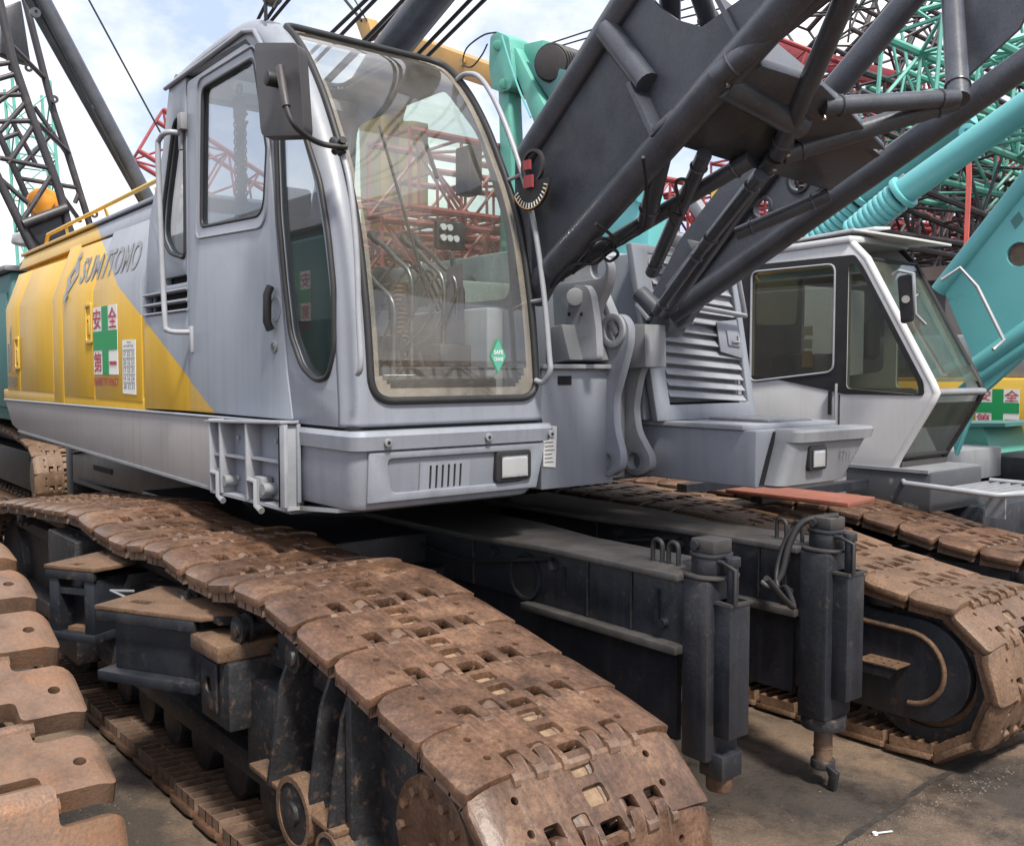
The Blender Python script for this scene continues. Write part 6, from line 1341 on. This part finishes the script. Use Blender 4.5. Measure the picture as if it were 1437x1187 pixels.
# teal gantry with a wire drum
tg = thing('crane_gantry', 'teal gantry with pinned arms and a wire drum behind the main boom', 'crane gantry', (-13, 12.5, 0))
yg = 12.5; qg = lambda x, y, o=0: ony(x, y, yg + o)
hd = part('gantry_head', tg, tealg, plate(rpoly([qg(688, 52), qg(696, 44), qg(714, 52), qg(720, 110), qg(716, 125), qg(704, 130), qg(690, 125), qg(686, 95)], .06, 3), [], (0, .5, 0)), bev=.02)
for p in ((698, 64), (707, 118)): part('pin_cap', hd, tealg, cyl(qg(*p, -.06), qg(*p, .02), .10, 18), bev=.01)
part('gantry_leg', tg, tealg, plate([qg(699, 125, .1), qg(713, 125, .1), qg(718, 240, .1), qg(716, 520, .1), qg(700, 520, .1), qg(702, 240, .1)], [], (0, .35, 0)), bev=.02)
part('gantry_arm', tg, tealg, plate([qg(708, 62, .1), qg(724, 68, .1), qg(770, 160, .1), qg(840, 300, .1), qg(815, 305, .1), qg(748, 170, .1)], [], (0, .4, 0)), bev=.02)
part('cross_plate', tg, tealg, plate([qg(735, 62, .3), qg(762, 56, .3), qg(758, 88, .3), qg(735, 90, .3)], [], (0, .4, 0)), bev=.02)
part('drum_deck', tg, teald, plate([qg(735, 86, .2), qg(800, 100, .2), qg(810, 130, .2), qg(770, 138, .2)], [], (0, .9, 0)), bev=.01)
drm = part('wire_drum', tg, plast, cyl(qg(772, 88, .1), qg(808, 98, 1.3), .33, 28), bev=.02)
for k in range(9): part('rope_turn', drm, rubber, tube(circ(qg(772, 88, .1).lerp(qg(808, 98, 1.3), (k + .5) / 9), qg(808, 98, 1.3) - qg(772, 88, .1), .345, 24), .03, 5, closed=True))
part('hose', tg, rubber, tube(spline([qg(696, 46, -.1), qg(678, 50, -.1), qg(655, 68, -.1), qg(650, 90, -.1), qg(662, 94, -.1), qg(676, 78, -.1), qg(684, 62, -.1)], 6), .018, 6)); part('hose', tg, teal, tube(spline([qg(704, 50, -.1), qg(716, 90, -.1), qg(728, 125, -.1), qg(745, 165, -.1)], 6), .02, 6))
tt = thing('crane_mast', 'broad teal mast with pipes seen under the main boom', 'crane mast', tuple(ony(890, 330, 9.5)))
part('mast_plate', tt, teal, plate([ony(858, 250, 9.5), ony(890, 232, 9.5), ony(912, 300, 9.5), ony(905, 430, 9.5), ony(830, 430, 9.5), ony(838, 310, 9.5)], [circ(ony(866, 292, 9.5), (0, 1, 0), .10, 16)], (0, .4, 0)), bev=.02)
part('mast_pipe', tt, teal, tube([ony(868, 265, 9.45), ony(900, 275, 9.45)], .09, 12)); part('mast_pipe', tt, rust, tube([ony(790, 318, 9.0), ony(850, 308, 9.0)], .13, 14))
part('orange_post', tt, orange, box(-9.4, -9.2, 9.9, 10.1, 0, 3.6)); part('yellow_post', tt, yel, plate([ony(998, 268, 9.9), ony(1016, 262, 9.9), ony(1012, 420, 9.9), ony(996, 420, 9.9)], [], (0, .3, 0)))
# far thin wires across the sky
for a, b_ in (((770, 58), (900, 20)), ((775, 66), (905, 30)), ((960, 30), (1110, -12)), ((1010, 40), (1160, -8)), ((968, 22), (1090, -14))):
    pass
wr = thing('pendant_wires', 'thin pendant wires crossing the white sky beside the boom', 'wires', tuple(ony(820, 45, 14)))
for a, b_ in (((770, 62), (960, 0)), ((776, 68), (980, 8)), ((940, 30), (1120, -14)), ((960, 40), (1180, -16)), ((1000, 30), (1230, 12)), ((1120, 110), (1240, -30)), ((1190, 60), (1200, -30)), ((1215, 90), (1290, -20))): part('wire', wr, rubber, tube([ony(*a, 14), ony(*b_, 14)], .018, 5))

# ================================================================ LITTER ON THE GROUND
sp = thing('plastic_spoon', 'small white plastic spoon lying on the concrete near the cracked slab edge', 'spoon', tuple(onz(1240, 1170, 0)))
p = onz(1228, 1171, 0); q = onz(1252, 1168, 0); q.z = p.z = .008
part('spoon_handle', sp, signw, bar(p, q, .007, .004)); part('spoon_bowl', sp, signw, cyl(p - V((0, 0, .006)), p + V((0, 0, .004)), .013, 12))
sc_ = []
rn = random.Random(5)
def pebble(x, y, s):
    v = [V((x + s * rn.uniform(.6, 1.2) * a, y + s * rn.uniform(.6, 1.2) * b, s * rn.uniform(.4, 1.0) * c)) for a, b, c in ((1, 0, .1), (-1, 0, .1), (0, 1, .1), (0, -1, .1), (0, 0, 1))]
    return v, [(0, 2, 4), (2, 1, 4), (1, 3, 4), (3, 0, 4)]
for i in range(260):
    t = rn.random(); c = onz(1175 + 262 * t + rn.gauss(0, 12), 1195 - 125 * t + rn.gauss(0, 9), 0)
    sc_.append(pebble(c.x, c.y, rn.uniform(.003, .010)))
for i in range(320): sc_.append(pebble(rn.uniform(-4.2, -.6), rn.uniform(2.4, 6.6), rn.uniform(.003, .010)))
for i in range(200): sc_.append(pebble(rn.uniform(-6, -3), rn.uniform(1.0, 1.6), rn.uniform(.003, .009)))
part('gravel', None, stone, *sc_, kind='stuff')
for t0, a, b_ in ((0, (1160, 1200), (1300, 1100)), (1, (1300, 1100), (1437, 1040)), (2, (1437, 1040), (1600, 990))):
    p, q = onz(*a, 0), onz(*b_, 0); d = (q - p).normalized(); s = V((-d.y, d.x, 0)); e1 = []; e2 = []
    for k in range(15):
        c = p.lerp(q, k / 14); e1.append(c + s * rn.uniform(.003, .028) + V((0, 0, .004))); e2.append(c - s * rn.uniform(.003, .028) + V((0, 0, .004)))
    vs = e1 + e2; fs = [(k, k + 1, 15 + k + 1, 15 + k) for k in range(14)]
    cr = part('ground_crack', None, oil, (vs, fs)); cr['kind'] = 'structure'
